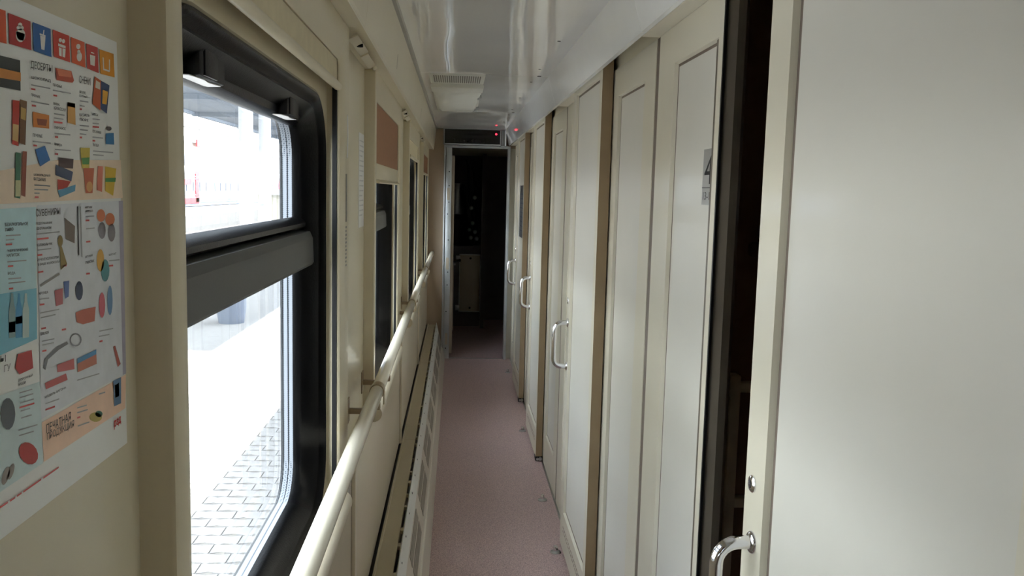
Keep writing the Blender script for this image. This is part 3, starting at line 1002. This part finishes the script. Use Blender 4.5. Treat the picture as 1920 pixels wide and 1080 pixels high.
tag(t, 'torn white sticker remnant above the grey sticker', 'sticker')
t = box('vent_label', -0.263, -0.2618, 2.085, 2.155, 0.785, 0.838, mat('label_grey', (140, 136, 126), 0.5, var=0.3, vscale=90))
tag(t, 'small grey label on the lower panel under the handrail', 'label')

# ------------------------------------------------------------------ souvenir and snack poster (flat print)
XS = XR + 0.0016
_n = [0]
def pc(name, rgb):
    return mat('print_' + name, rgb, 0.45, var=0.05, vscale=60)
def P3(px, py, lay=0):
    v = on_x(px, py, XR)
    return Vector((XS + 0.00035 + 0.00012 * lay, v.y, v.z))
zt_, zb_ = 1.699, 1.346
yr_ = on_x(225, 450, XR).y
po = box('price_poster', XR, XS, 0.36, yr_, zb_, zt_, mat('poster_sheet', (240, 242, 240), 0.35, var=0.02, coat=0.2))
tag(po, 'laminated price poster of snacks and souvenirs with coloured icon tiles', 'poster')
def poly(name, pts, m, lay=1, parent=None):
    bm = bmesh.new()
    bm.faces.new([bm.verts.new(P3(x, y, lay)) for x, y in pts])
    bmesh.ops.triangulate(bm, faces=bm.faces)
    return mk(name, bm, m, parent or po)
def polys(name, lst, m, lay=2, parent=None):
    bm = bmesh.new()
    for pts in lst:
        bm.faces.new([bm.verts.new(P3(x, y, lay)) for x, y in pts])
    bmesh.ops.triangulate(bm, faces=bm.faces)
    return mk(name, bm, m, parent or po)
def ell(cx_, cy_, rx_, ry_, n=14, rot=0.0):
    c, s = math.cos(rot), math.sin(rot)
    return [(cx_ + rx_ * math.cos(2 * math.pi * k / n) * c - ry_ * math.sin(2 * math.pi * k / n) * s,
             cy_ + rx_ * math.cos(2 * math.pi * k / n) * s + ry_ * math.sin(2 * math.pi * k / n) * c) for k in range(n)]
def ptext(name, body, xl, yl, xr_, yr2, hpx, m, bold=0.0, lay=3):
    pts, fs = text_mesh(body, 1.0, 1.0, bold)
    bm = bmesh.new()
    add_flat(bm, [P3(xl + (xr_ - xl) * u, yl + (yr2 - yl) * u - hpx * v, lay) for u, v in pts], fs)
    return mk(name, bm, m, po)
# coloured zones of the sheet
poly('zone_peach', [(-60, 330), (-60, 385), (226, 371), (222, 300), (100, 300)], pc('peach', (244, 222, 198)), 0)
poly('zone_blue', [(-60, 395), (62, 388), (64, 635), (-60, 690)], pc('paleblue', (198, 232, 240)), 0)
poly('zone_blue_deep', [(-60, 560), (63, 540), (64, 635), (-60, 690)], pc('skyblue', (128, 196, 218)), 1)
poly('zone_grey', [(64, 385), (226, 376), (232, 700), (72, 786)], pc('palegrey', (224, 228, 234)), 0)
poly('zone_lilac', [(218, 377), (226, 376), (232, 700), (226, 703)], pc('lilac', (176, 172, 190)), 1)
poly('zone_teal', [(-60, 760), (70, 715), (75, 868), (-60, 960)], pc('palecyan', (212, 230, 232)), 0)
poly('zone_orange', [(73, 792), (232, 702), (231, 765), (77, 866)], pc('salmon', (250, 212, 186)), 0)
# icon tiles
tiles = [((-40, 6), (4, 20), (6, 82), (-40, 70), 'orange', (226, 88, 40)), ((9, 24), (51, 40), (53, 94), (11, 82), 'crimson', (186, 42, 46)),
         ((55, 41), (89, 54), (91, 107), (57, 95), 'blue', (24, 98, 168)), ((93, 55), (124, 67), (126, 117), (95, 106), 'red', (204, 56, 38)),
         ((127, 69), (153, 79), (155, 127), (129, 117), 'coral', (222, 96, 54)), ((156, 81), (178, 89), (180, 137), (158, 128), 'rust', (196, 62, 58)),
         ((181, 92), (208, 101), (210, 145), (183, 138), 'amber', (228, 152, 44))]
tl = []
for A_, B_, C_, D_, nm, rgb in tiles:
    tl.append(poly('icon_tile', [A_, B_, C_, D_], pc('tile_' + nm, rgb), 2))
wh = pc('icon_white', (236, 232, 226))
polys('dessert_cup', [ell(32, 66, 9, 13), ell(31, 52, 7, 5), ell(31, 46, 4, 4), [(23, 58), (40, 63), (38, 76), (26, 73)]], wh, 3, tl[1])
polys('drink_cup', [[(69, 66), (79, 69), (77, 94), (71, 92)], [(68, 62), (79, 66), (79, 69), (68, 65)], [(75, 56), (77, 56), (76, 66), (74, 65)]], wh, 3, tl[2])
polys('gift_box', [[(103, 81), (117, 86), (117, 91), (103, 86)], [(104, 88), (109.5, 90), (109.5, 106), (105, 104)], [(111, 90.5), (117, 92), (116, 108), (111, 106)], ell(107, 75, 3, 4), ell(113, 77, 3, 4)], wh, 3, tl[3])
polys('doll', [ell(141, 87, 4, 5), ell(143, 106, 5, 9), ell(142, 97, 3, 4)], wh, 3, tl[4])
polys('suitcase', [[(163, 102), (173, 105), (172, 124), (164, 121)], [(165, 97), (171, 99), (171, 101), (165, 99)]], wh, 3, tl[5])
polys('book', [[(187, 107), (189, 108), (190, 130), (188, 129)], [(188, 128), (201, 132), (200, 135), (188, 131)], [(199, 111), (201, 112), (201, 133), (199, 132)]], wh, 3, tl[6])
# headings
HK = pc('heading_black', (40, 42, 46))
ptext('heading', 'ДЕСЕРТЫ', 51, 130, 92, 139, 17, HK)
ptext('heading', 'СНЕКИ', 143, 155, 164, 160, 14, HK)
ptext('heading', 'СУВЕНИРЫ', 61, 406, 107, 402, 13, HK)
ptext('heading', 'ПЕЧАТНАЯ', 81, 812, 127, 788, 16, HK)
ptext('heading', 'ПРОДУКЦИЯ', 82, 828, 133, 803, 16, HK)
ptext('heading', 'Ы', -6, 680, 4, 678, 13, HK)
ptext('heading', 'ГУ', 1, 698, 13, 694, 13, HK)
# small captions (bold), unreadable lines as thin print, prices in red
CK = pc('caption_black', (62, 64, 68))
caps = [('ШОКОЛАД', 52, 148, 89, 155, 6), ('ПЕЧЕНЬЕ', 93, 161, 110, 165, 5), ('ПРЯНИК', 52, 180, 69, 184, 5), ('МИНИ-', 94, 196, 106, 199, 5), ('КРУАССАН', 95, 205, 117, 209, 6),
        ('АРАХИС', 143, 174, 155, 177, 5), ('СОЛЁНЫЙ', 143, 181, 158, 184, 5), ('КАРТОФЕЛЬ', 143, 217, 162, 219, 5), ('ПЮРЕ', 144, 226, 160, 228, 5), ('ЧИПСЫ', 167, 216, 178, 218, 5),
        ('СУХАРИКИ', 168, 248, 184, 251, 5), ('ПИРОЖНОЕ', 96, 241, 117, 244, 5), ('ПЕЧЕНЬЕ', 55, 256, 73, 258, 6), ('ВАФЛИ', 96, 272, 110, 275, 5), ('ЛАПША', 169, 274, 180, 275, 5),
        ('ШОКОЛАДНЫЙ', 57, 330, 88, 332, 6), ('БАТОНЧИК', 57, 338, 80, 340, 6), ('БЕЗАЛКОГОЛЬНОЕ', 3, 424, 46, 422, 6), ('ПИВО', 3, 434, 18, 432, 6), ('ЭНЕРГЕТИЧЕСКИЙ', 6, 473, 46, 470, 6),
        ('НАПИТОК', 6, 482, 30, 480, 6), ('ВОДА', 8, 516, 22, 515, 6), ('ПОДСТАКАННИК', 61, 422, 92, 420, 5), ('СО СТАКАНОМ', 62, 431, 90, 429, 5), ('КОЛОКОЛЬЧИК', 63, 462, 92, 459, 5),
        ('РУЧКА С КОЛОКОЛОМ', 64, 490, 104, 484, 5), ('В ВИДЕ КОЛОКОЛА', 65, 499, 106, 493, 5), ('КРУЖКА', 67, 553, 84, 550, 5), ('БРЕЛОК', 70, 629, 86, 625, 5), ('МЯГКАЯ', 154, 391, 167, 390, 4), ('ИГРУШКА', 155, 398, 169, 397, 4),
        ('ДЕТСКИЙ', 154, 484, 168, 481, 5), ('РЮКЗАК', 155, 495, 171, 491, 5), ('МАГНИТ', 199, 480, 213, 477, 4), ('ДОРОЖНЫЙ', 28, 716, 55, 706, 6), ('НАБОР', 28, 724, 42, 719, 5), ('МОДЕЛЬ ВАГОНА', 78, 748, 118, 729, 5)]
for bdy, xl, yl, xr2, yr3, hp in caps: ptext('caption', bdy, xl, yl, xr2, yr3, hp, CK, 0.02)
thin, reds = [], []
def ln(x, y, l, s, lst, h=2.2): lst.append([(x, y - h), (x + l, y - h + s * l), (x + l, y + s * l), (x, y)])
for x, y, l, s in ((52, 160, 36, .19), (93, 170, 34, .18), (52, 191, 34, .18), (95, 214, 20, .15), (95, 222, 18, .15), (144, 190, 16, .15), (144, 199, 9, .15), (144, 236, 17, .1), (144, 244, 15, .1), (144, 252, 12, .1),
                   (168, 224, 14, .1), (168, 232, 12, .1), (168, 258, 20, .1), (169, 284, 38, .08), (169, 291, 20, .08), (96, 251, 30, .1), (97, 281, 30, .08), (55, 266, 34, .1), (58, 348, 30, .06), (58, 356, 26, .04), (58, 363, 10, .03),
                   (4, 443, 28, -.06), (4, 451, 16, -.06), (7, 492, 36, -.08), (9, 524, 24, -.08), (9, 532, 32, -.1), (62, 440, 44, -.1), (64, 470, 26, -.12), (68, 562, 18, -.12), (69, 588, 36, -.2), (70, 597, 28, -.22), (72, 641, 24, -.2), (73, 648, 22, -.2),
                   (155, 407, 16, -.06), (156, 430, 16, -.1), (199, 490, 20, -.1), (181, 622, 26, -.2), (180, 632, 20, -.2), (30, 738, 24, -.3), (30, 747, 26, -.3), (31, 757, 26, -.3), (32, 772, 18, -.3), (33, 785, 20, -.3), (79, 758, 26, -.35), (139, 714, 42, -.3), (28, 808, 36, -.3), (29, 818, 28, -.3),
                   (139, 766, 18, -.3), (139, 775, 20, -.3), (140, 800, 22, -.35), (180, 740, 12, -.3)):
    ln(x, y, l, s, thin)
for x, y, l, s in ((52, 168, 8, .18), (94, 180, 7, .18), (53, 199, 8, .16), (95, 230, 16, .12), (144, 206, 4, .1), (144, 259, 4, .1), (168, 239, 12, .08), (168, 265, 5, .08), (97, 258, 6, .1), (97, 290, 6, .08), (56, 274, 7, .1), (59, 371, 7, .04),
                   (4, 460, 12, -.06), (8, 501, 10, -.08), (10, 543, 8, -.1), (63, 450, 22, -.1), (64, 480, 9, -.1), (65, 512, 10, -.14), (68, 573, 9, -.14), (71, 618, 9, -.2), (73, 660, 8, -.2), (155, 415, 7, -.06), (156, 455, 8, -.1), (156, 515, 7, -.1), (199, 500, 8, -.1), (111, 500, 8, -.12), (110, 620, 8, -.2),
                   (181, 642, 6, -.2), (30, 766, 28, -.3), (79, 770, 18, -.35), (139, 785, 6, -.3), (-18, 961, 26, -.68), (12, 941, 10, -.68), (25, 932, 9, -.68), (37, 924, 34, -.7), (75, 898, 29, -.7)):
    ln(x, y, l, s, reds, 3.2)
polys('small_print', thin, pc('print_grey', (166, 168, 172)), 3)['kind'] = 'stuff'
polys('prices', reds, pc('price_red', (216, 96, 96)), 3)['kind'] = 'stuff'
# product pictures
def pic(name, rgb, *shapes): return polys(name, list(shapes), pc(name, rgb), 3)
def detail(parent, name, rgb, *shapes): return polys(name, list(shapes), pc(name, rgb), 4, parent)
o = pic('coffee_box', (44, 52, 50), [(-30, 98), (31, 113), (32, 170), (-30, 158)])
detail(o, 'coffee_box_band', (214, 140, 60), [(-30, 122), (32, 136), (32, 152), (-30, 142)])
o = pic('chocolate_bar_red', (198, 60, 48), [(17, 187), (30, 189), (28, 274), (16, 270)])
detail(o, 'bar_label', (226, 190, 130), [(17, 232), (28, 234), (27, 266), (16, 262)])
o = pic('chocolate_bar_brown', (120, 84, 50), [(31, 186), (44, 190), (41, 272), (30, 268)])
detail(o, 'bar_stripe', (206, 170, 100), [(32, 200), (42, 204), (41, 226), (32, 222)])
o = pic('stick_pack_green', (60, 120, 92), [(23, 285), (33, 287), (31, 372), (21, 370)])
detail(o, 'stick_label', (206, 206, 160), [(22, 338), (32, 338), (31, 368), (22, 368)])
pic('stick_pack_brown', (150, 80, 60), [(36, 283), (44, 284), (41, 369), (33, 366)])
o = pic('biscuit_box', (200, 86, 62), [(98, 127), (128, 133), (133, 151), (130, 155), (100, 150)])
detail(o, 'biscuit_top', (226, 130, 96), [(100, 128), (127, 133), (128, 145), (104, 142)])
o = pic('gingerbread_pack', (222, 136, 60), [(55, 209), (86, 216), (86, 241), (56, 238)])
detail(o, 'gingerbread_window', (150, 74, 44), [(62, 222), (82, 224), (80, 236), (64, 234)])
pic('croissant_pack', (226, 170, 90), [(121, 192), (135, 195), (136, 234), (121, 230)])
pic('croissant_top', (60, 74, 60), [(121, 191), (135, 194), (135, 202), (121, 199)])
pic('biscuit_bag_blue', (50, 120, 190), [(60, 280), (78, 273), (88, 300), (69, 312)])
o = pic('crisps_bag_red', (198, 90, 44), [(172, 143), (184, 151), (183, 207), (168, 195)])
detail(o, 'crisps_top', (226, 220, 206), [(174, 150), (182, 155), (182, 168), (173, 164)])
o = pic('crisps_bag_blue', (52, 74, 116), [(184, 151), (200, 160), (195, 213), (183, 204)])
detail(o, 'crisps_label', (226, 170, 60), [(187, 168), (197, 172), (194, 196), (186, 194)])
pic('cracker_pack', (52, 124, 176), [(193, 250), (208, 249), (209, 271), (193, 270)])
pic('seed_dots', (70, 62, 66), ell(199, 241, 5, 4))
for i, (nm, rgb, q) in enumerate((('candy_dark', (78, 58, 56), [(104, 295), (132, 298), (131, 316), (105, 314)]), ('candy_blue', (70, 84, 116), [(98, 308), (131, 322), (128, 340), (98, 328)]),
                                  ('candy_red', (196, 72, 60), [(102, 336), (127, 340), (120, 352), (102, 356)]), ('candy_cyan', (96, 160, 196), [(102, 357), (136, 346), (135, 358), (106, 370)]))):
    pic(nm, rgb, q)
o = pic('soup_bag', (216, 196, 90), [(145, 277), (163, 277), (162, 315), (148, 315)])
detail(o, 'soup_band', (80, 150, 80), [(147, 296), (162, 295), (161, 308), (149, 308)])
o = pic('noodle_cup', (206, 110, 76), [(151, 315), (171, 315), (168, 362), (155, 362)])
detail(o, 'noodle_label', (226, 170, 110), ell(162, 350, 6, 10))
pic('sausage_pack', (222, 130, 110), [(178, 311), (188, 312), (186, 360), (176, 356)])
o = pic('noodle_bag', (226, 190, 70), [(192, 312), (213, 316), (207, 367), (192, 358)])
detail(o, 'noodle_bag_band', (70, 140, 80), [(192, 334), (212, 333), (211, 341), (192, 341)])
pic('cup_holder', (120, 106, 96), [(115, 408), (135, 424), (134, 456), (117, 448)])
pic('pen_black', (52, 54, 60), [(139, 387), (141, 387), (143, 478), (141, 478)])
pic('pen_grey', (170, 172, 176), [(144, 387), (146, 387), (149, 482), (147, 482)])
pic('bell_gold', (150, 130, 70), ell(107, 452, 5, 11), [(106, 462), (110, 462), (120, 495), (108, 506)])
pic('pen_silver', (140, 138, 136), [(68, 534), (105, 511), (106, 515), (70, 538)])
o = pic('toy_orange', (216, 130, 92), ell(184, 404, 8, 12), ell(201, 411, 9, 12))
pic('toy_grey', (140, 136, 142), ell(186, 432, 7, 16), ell(204, 436, 7, 17))
pic('backpack_yellow', (228, 176, 80), ell(183, 488, 7, 21))
pic('backpack_teal', (92, 156, 160), ell(192, 507, 8, 21))
pic('mug_red', (196, 110, 116), [(96, 545), (112, 540), (112, 570), (99, 574)])
pic('mug_blue', (96, 120, 176), [(113, 528), (124, 526), (123, 556), (116, 560)])
pic('doll_navy', (60, 74, 100), ell(143, 545, 7, 18))
pic('magnet_red', (200, 110, 92), [(136, 586), (150, 580), (174, 575), (172, 602), (150, 608), (138, 604)])
pic('clock_pink', (214, 110, 126), ell(186, 572, 6, 24))
pic('clock_blue', (110, 150, 190), ell(201, 563, 5, 28))
pic('keyring_chain', (120, 122, 128), [(74, 690), (78, 672), (100, 650), (120, 640), (122, 645), (104, 656), (84, 674), (79, 694)])
def ringp(cx_, cy_, r0, r1, n=16): return [[(cx_ + r * math.cos(a), cy_ + 1.1 * r * math.sin(a)) for r, a in ((r0, 2 * math.pi * k / n), (r1, 2 * math.pi * k / n), (r1, 2 * math.pi * (k + 1) / n), (r0, 2 * math.pi * (k + 1) / n))] for k in range(n)]
pic('keyring_ring', (130, 132, 138), *ringp(136, 637, 9, 11.5))
for i, (bx, rgb) in enumerate(((16, (140, 170, 170)), (29, (80, 160, 206)), (42, (190, 210, 206)))):
    pic('water_bottle_%s' % 'abc'[i], rgb, [(bx - 2, 550), (bx + 2, 550), (bx + 3, 566), (bx + 6, 580), (bx + 6, 632), (bx - 6, 634), (bx - 6, 582), (bx - 3, 566)])
pic('bottle_label_green', (70, 110, 80), [(10, 604), (22, 602), (22, 622), (10, 624)])
pic('bottle_label_blue', (40, 90, 150), [(23, 594), (35, 592), (35, 606), (23, 608)])
pic('towel_red', (196, 64, 66), [(27, 664), (53, 656), (56, 690), (30, 702), (22, 690)])
pic('neck_pillow', (92, 98, 104), ell(8, 776, 14, 30))
pic('pouch_red', (190, 64, 62), ell(47, 850, 17, 22, rot=-0.5))
pic('slippers', (150, 140, 134), ell(4, 892, 6, 18, rot=0.3), ell(14, 884, 5, 16, rot=0.3))
pic('train_model_red', (206, 110, 112), [(101, 684), (133, 672), (134, 692), (102, 698)])
pic('train_model_long', (196, 96, 96), [(78, 718), (118, 700), (121, 712), (80, 730)])
o = pic('postcard', (196, 120, 96), [(139, 672), (175, 655), (176, 682), (140, 698)])
detail(o, 'postcard_sky', (90, 150, 196), [(139, 672), (175, 655), (175, 664), (139, 682)])
pic('tube_red', (190, 100, 90), [(207, 650), (211, 648), (221, 682), (216, 688)])
pic('puzzle_pile', (196, 176, 90), ell(174, 782, 12, 9))
pic('puzzle_green', (90, 140, 120), ell(180, 776, 7, 6))
pic('magazine', (96, 126, 160), [(207, 714), (222, 707), (222, 756), (209, 762)])
pic('magazine_cover', (220, 160, 80), [(210, 722), (218, 718), (219, 742), (211, 746)])
ptext('railway_mark', 'рзд', 209, 806, 222, 796, 17, pc('rail_red', (204, 44, 48)), 0.03)

# ------------------------------------------------------------------ back of the corridor (behind the camera)
o = box('wall_back', -0.46, 2.6, YB - 0.1, YB, -0.02, 2.36, 'cream')
tag(o, 'cream wall closing the corridor behind the viewer', 'wall', kind='structure')

# ------------------------------------------------------------------ outside: platform, canopy, opposite train, station
pf = box('platform', -9.0, -0.85, -14, 110, -0.6, -0.202, 'concrete')
tag(pf, 'pale paved station platform outside the windows', 'platform', kind='structure')
yy = 0
def zig(L_=0.22, W_=0.11, a_=0.016):
    bm = bmesh.new()
    xs = [-L_ / 2 + L_ * k / 4 for k in range(5)]
    zz = [0, a_, 0, -a_, 0]
    g = 0.0035
    top = [(x, -W_ / 2 + z + g) for x, z in zip(xs, zz)] + [(x, W_ / 2 + z - g) for x, z in zip(xs[::-1], zz[::-1])]
    top = [(x * (1 - 2 * g / L_), y) for x, y in top]
    loft(bm, [[(x, y, -0.004) for x, y in top], [(x, y, 0.0) for x, y in top]], True, 0, False, True)
    return bm
pv0 = mk('paver', zig(), 'concrete', None, origin=(0, 0, 0))
pv0.parent = pf
cnt = 0
for iy in range(33):
    for ix in range(8):
        x = -0.95 - 0.22 * ix - (0.11 if iy % 2 else 0)
        y = 3.55 + 0.11 * iy
        o = pv0 if cnt == 0 else pv0.copy()
        if cnt: COL.objects.link(o)
        o.parent = pf
        o.location = Vector((x, y, -0.196)) - ORG[pf.name]
        cnt += 1
jt = box('joint_bed', -2.85, -0.84, 3.45, 7.16, -0.2025, -0.2, 'joint', pf)

cp = empty('platform_canopy', (-6, 30, -0.2))
tag(cp, 'dark underside canopy roof over the platform', 'canopy')
box('roof', -9.0, -6.4, -14, 110, 4.0, 4.12, 'canopy', cp)
box('added_roof', -6.4, -1.1, 6.6, 110, 4.05, 4.12, 'canopy', cp)  # out-of-view widening suggested by the sun patch, added to shape the light
for y in range(-6, 100, 6): box('beam', -9.0, -6.4, y, y + 0.25, 3.86, 4.0, 'canopy', cp)
box('edge_board', -9.05, -8.9, -14, 110, 3.9, 4.2, 'canopy', cp)
for (x, y, r_, lb) in ((-5.0, 20.8, 0.165, 'white round platform column seen through the upper pane'), (-5.35, 24.4, 0.165, 'second white round platform column just behind the first'),
                       (-5.0, 8.0, 0.165, 'white round platform column nearer along the platform'), (-5.0, 36.0, 0.165, 'white round platform column far down the platform')):
    t = empty('platform_column', (x, y, -0.202))
    tag(t, lb, 'column', 'columns under the platform canopy')
    bm = bmesh.new()
    lathe(bm, [(r_, -0.202), (r_, 4.0)], (x, y, 0), 'z', 20)
    mk('shaft', bm, 'column', t, smooth=True)
    bm = bmesh.new()
    lathe(bm, [(r_ + 0.008, 1.02), (r_ + 0.008, 1.08)], (x, y, 0), 'z', 20)
    mk('band', bm, 'alu', t, smooth=True)
    bm = bmesh.new()
    lathe(bm, [(r_ + 0.06, -0.202), (r_ + 0.06, -0.05), (r_ + 0.01, 0.0)], (x, y, 0), 'z', 20)
    mk('base', bm, 'column', t, smooth=True)

gr = box('ground', -140, -0.46, -60, 330, -1.5, -1.3, mat('track_ballast', (104, 100, 96), 0.9, spec=0.2, var=0.2, vscale=3))
tag(gr, 'grey ballast ground and tracks beyond the platform', 'ground', kind='structure')
fp = box('far_platform', -22.2, -16.0, -10, 200, -1.3, -0.35, mat('far_platform_grey', (118, 117, 116), 0.9, spec=0.2, var=0.1))
tag(fp, 'grey far platform between the tracks', 'platform', kind='structure')
for i, x in enumerate((-11.2, -12.8)):
    o = box('track_rail', x, x + 0.08, -10, 200, -1.3, -1.14, 'steel')
    tag(o, ['steel rail of the empty track, on the side of the near platform', 'steel rail of the empty track, on the side of the far platform'][i], 'rail', 'rails of the empty track')

tc_ = empty('passenger_train', (-25.4, 80, -1.3))
tag(tc_, 'grey passenger train with red lettering on the far track', 'train')
tg = mat('train_grey', (124, 132, 150), 0.4, spec=0.2, var=0.04, vscale=0.5)
tgl = mat('train_light', (156, 163, 176), 0.4, spec=0.2, var=0.04, vscale=0.5)
tdk = mat('train_window', (44, 50, 62), 0.2, spec=0.2, var=0.1)
trd = mat('train_red', (200, 48, 52), 0.4, spec=0.2, var=0.04)
bm = bmesh.new()
prism(bm, [(-24.0, -0.45), (-24.0, 2.55), (-24.4, 2.95), (-25.4, 3.2), (-26.6, 2.95), (-27.0, 2.5), (-27.0, -0.45)], 40, 160)
mk('body', bm, tg, tc_)
bm = bmesh.new()
prism(bm, [(-23.96, 2.50), (-23.96, 2.62), (-24.4, 3.0), (-25.4, 3.25), (-26.6, 3.0), (-26.6, 2.9)], 40, 160)
mk('roof', bm, mat('train_roof_white', (204, 206, 210), 0.5, spec=0.2, var=0.04), tc_)
for z in (2.2, 1.98, 0.55, 0.32, 0.1, -0.12): box('rib', -24.0, -23.95, 40, 160, z, z + 0.08, tgl, tc_)
box('underframe', -26.8, -24.15, 40, 160, -1.1, -0.44, 'dark', tc_)
y = 66.0
k = 0
while y < 120:
    wv = box('window', -24.02, -23.96, y, y + (1.2 if k % 3 else 0.7), 0.95, 1.75, tdk, tc_)
    y += 2.0 if k % 4 else 3.0
    k += 1
bm = bmesh.new()
box_bm(bm, -23.99, -23.93, 80.6, 81.6, -0.1, 2.75)
box_bm(bm, -23.99, -23.93, 76.4, 81.6, -0.2, 0.3)
box_bm(bm, -23.99, -23.93, 76.0, 77.2, 0.0, 1.9)
box_bm(bm, -23.99, -23.93, 76.4, 79.4, 1.5, 2.0)
mk('red_letter', bm, trd, tc_)
box('red_stripe', -23.99, -23.94, 117.5, 121.5, 0.0, 2.2, trd, tc_)

st_ = empty('station_building', (-55, 190, -1.3))
tag(st_, 'pale station building with a row of arched windows', 'building')
sw = mat('station_wall', (214, 212, 204), 0.8, spec=0.2, var=0.04, vscale=0.2)
box('wall', -62, -50, 95, 290, -1.3, 10.0, sw, st_)
box('added_wing', -64, -49.5, -90, 112, -1.3, 17.0, sw, st_)  # unseen wing, added to block low sky light from the corridor
box('cornice', -62, -49.3, 112, 290, 9.3, 10.2, mat('station_cornice', (176, 182, 190), 0.8, spec=0.2), st_)
y = 114.0
while y < 280:
    bm = bmesh.new()
    n_ = 8
    pts = [(y, 5.0), (y + 1.7, 5.0), (y + 1.7, 7.2)] + [(y + 0.85 + 0.85 * math.cos(R(180 * q_ / n_)), 7.2 + 0.85 * math.sin(R(180 * q_ / n_))) for q_ in range(1, n_)] + [(y, 7.2)]
    extr(bm, [(-50.02, a_, b_) for a_, b_ in pts], (0.08, 0, 0))
    mk('arched_window', bm, mat('station_window', (104, 112, 126), 0.3, spec=0.2), st_)
    box('baluster', -50.4, -49.8, y + 2.6, y + 3.4, 10.2, 11.7, sw, st_)
    y += 5.2
box('parapet_rail', -50.5, -49.7, 112, 290, 11.7, 12.1, sw, st_)
sg = box('station_sign', -49.28, -49.05, 166.5, 172.5, 8.6, 9.9, trd)
tag(sg, 'red sign board on the station building', 'sign')
t = empty('kiosk', (-6.9, 33, -0.202))
tag(t, 'small beige kiosk with a flat roof on the platform', 'kiosk')
box('body', -7.4, -6.4, 32.5, 34.5, -0.202, 1.25, mat('kiosk_beige', (196, 190, 174), 0.7, spec=0.2), t)
box('roof', -7.7, -6.2, 32.1, 34.9, 1.25, 1.45, 'column', t)
t = empty('litter_bin', (-2.9, 11.2, -0.202))
tag(t, 'grey litter bin standing on the platform', 'bin')
bm = bmesh.new()
lathe(bm, [(0.16, -0.202), (0.19, 0.0), (0.19, 0.42), (0.20, 0.46), (0.15, 0.47)], (-2.9, 11.2, 0), 'z', 18)
mk('body', bm, mat('bin_grey', (98, 106, 120), 0.5, spec=0.2), t, smooth=True)
bm = bmesh.new()
lathe(bm, [(0.215, 0.46), (0.215, 0.50)], (-2.9, 11.2, 0), 'z', 18)
mk('rim', bm, 'mullion', t, smooth=True)
t = empty('platform_bench', (-3.5, 12.0, -0.202))
tag(t, 'pale slab bench on the platform by the litter bin', 'bench')
box('seat', -3.9, -3.2, 11.4, 13.2, 0.15, 0.24, 'column', t, bev=0.02)
box('leg', -3.8, -3.3, 11.6, 11.8, -0.202, 0.151, 'column', t)
box('leg', -3.8, -3.3, 12.8, 13.0, -0.202, 0.151, 'column', t)
for (x, z, lb) in ((-12, 5.6, 'thin contact wire over the empty track'), (-20, 6.0, 'thin contact wire over the far platform')):
    bm = bmesh.new()
    tube(bm, [(x, -10, z), (x, 60, z - 0.3), (x, 130, z), (x, 200, z - 0.3)], 0.03, 6)
    o = mk('overhead_wire', bm, 'dark')
    tag(o, lb, 'wire')
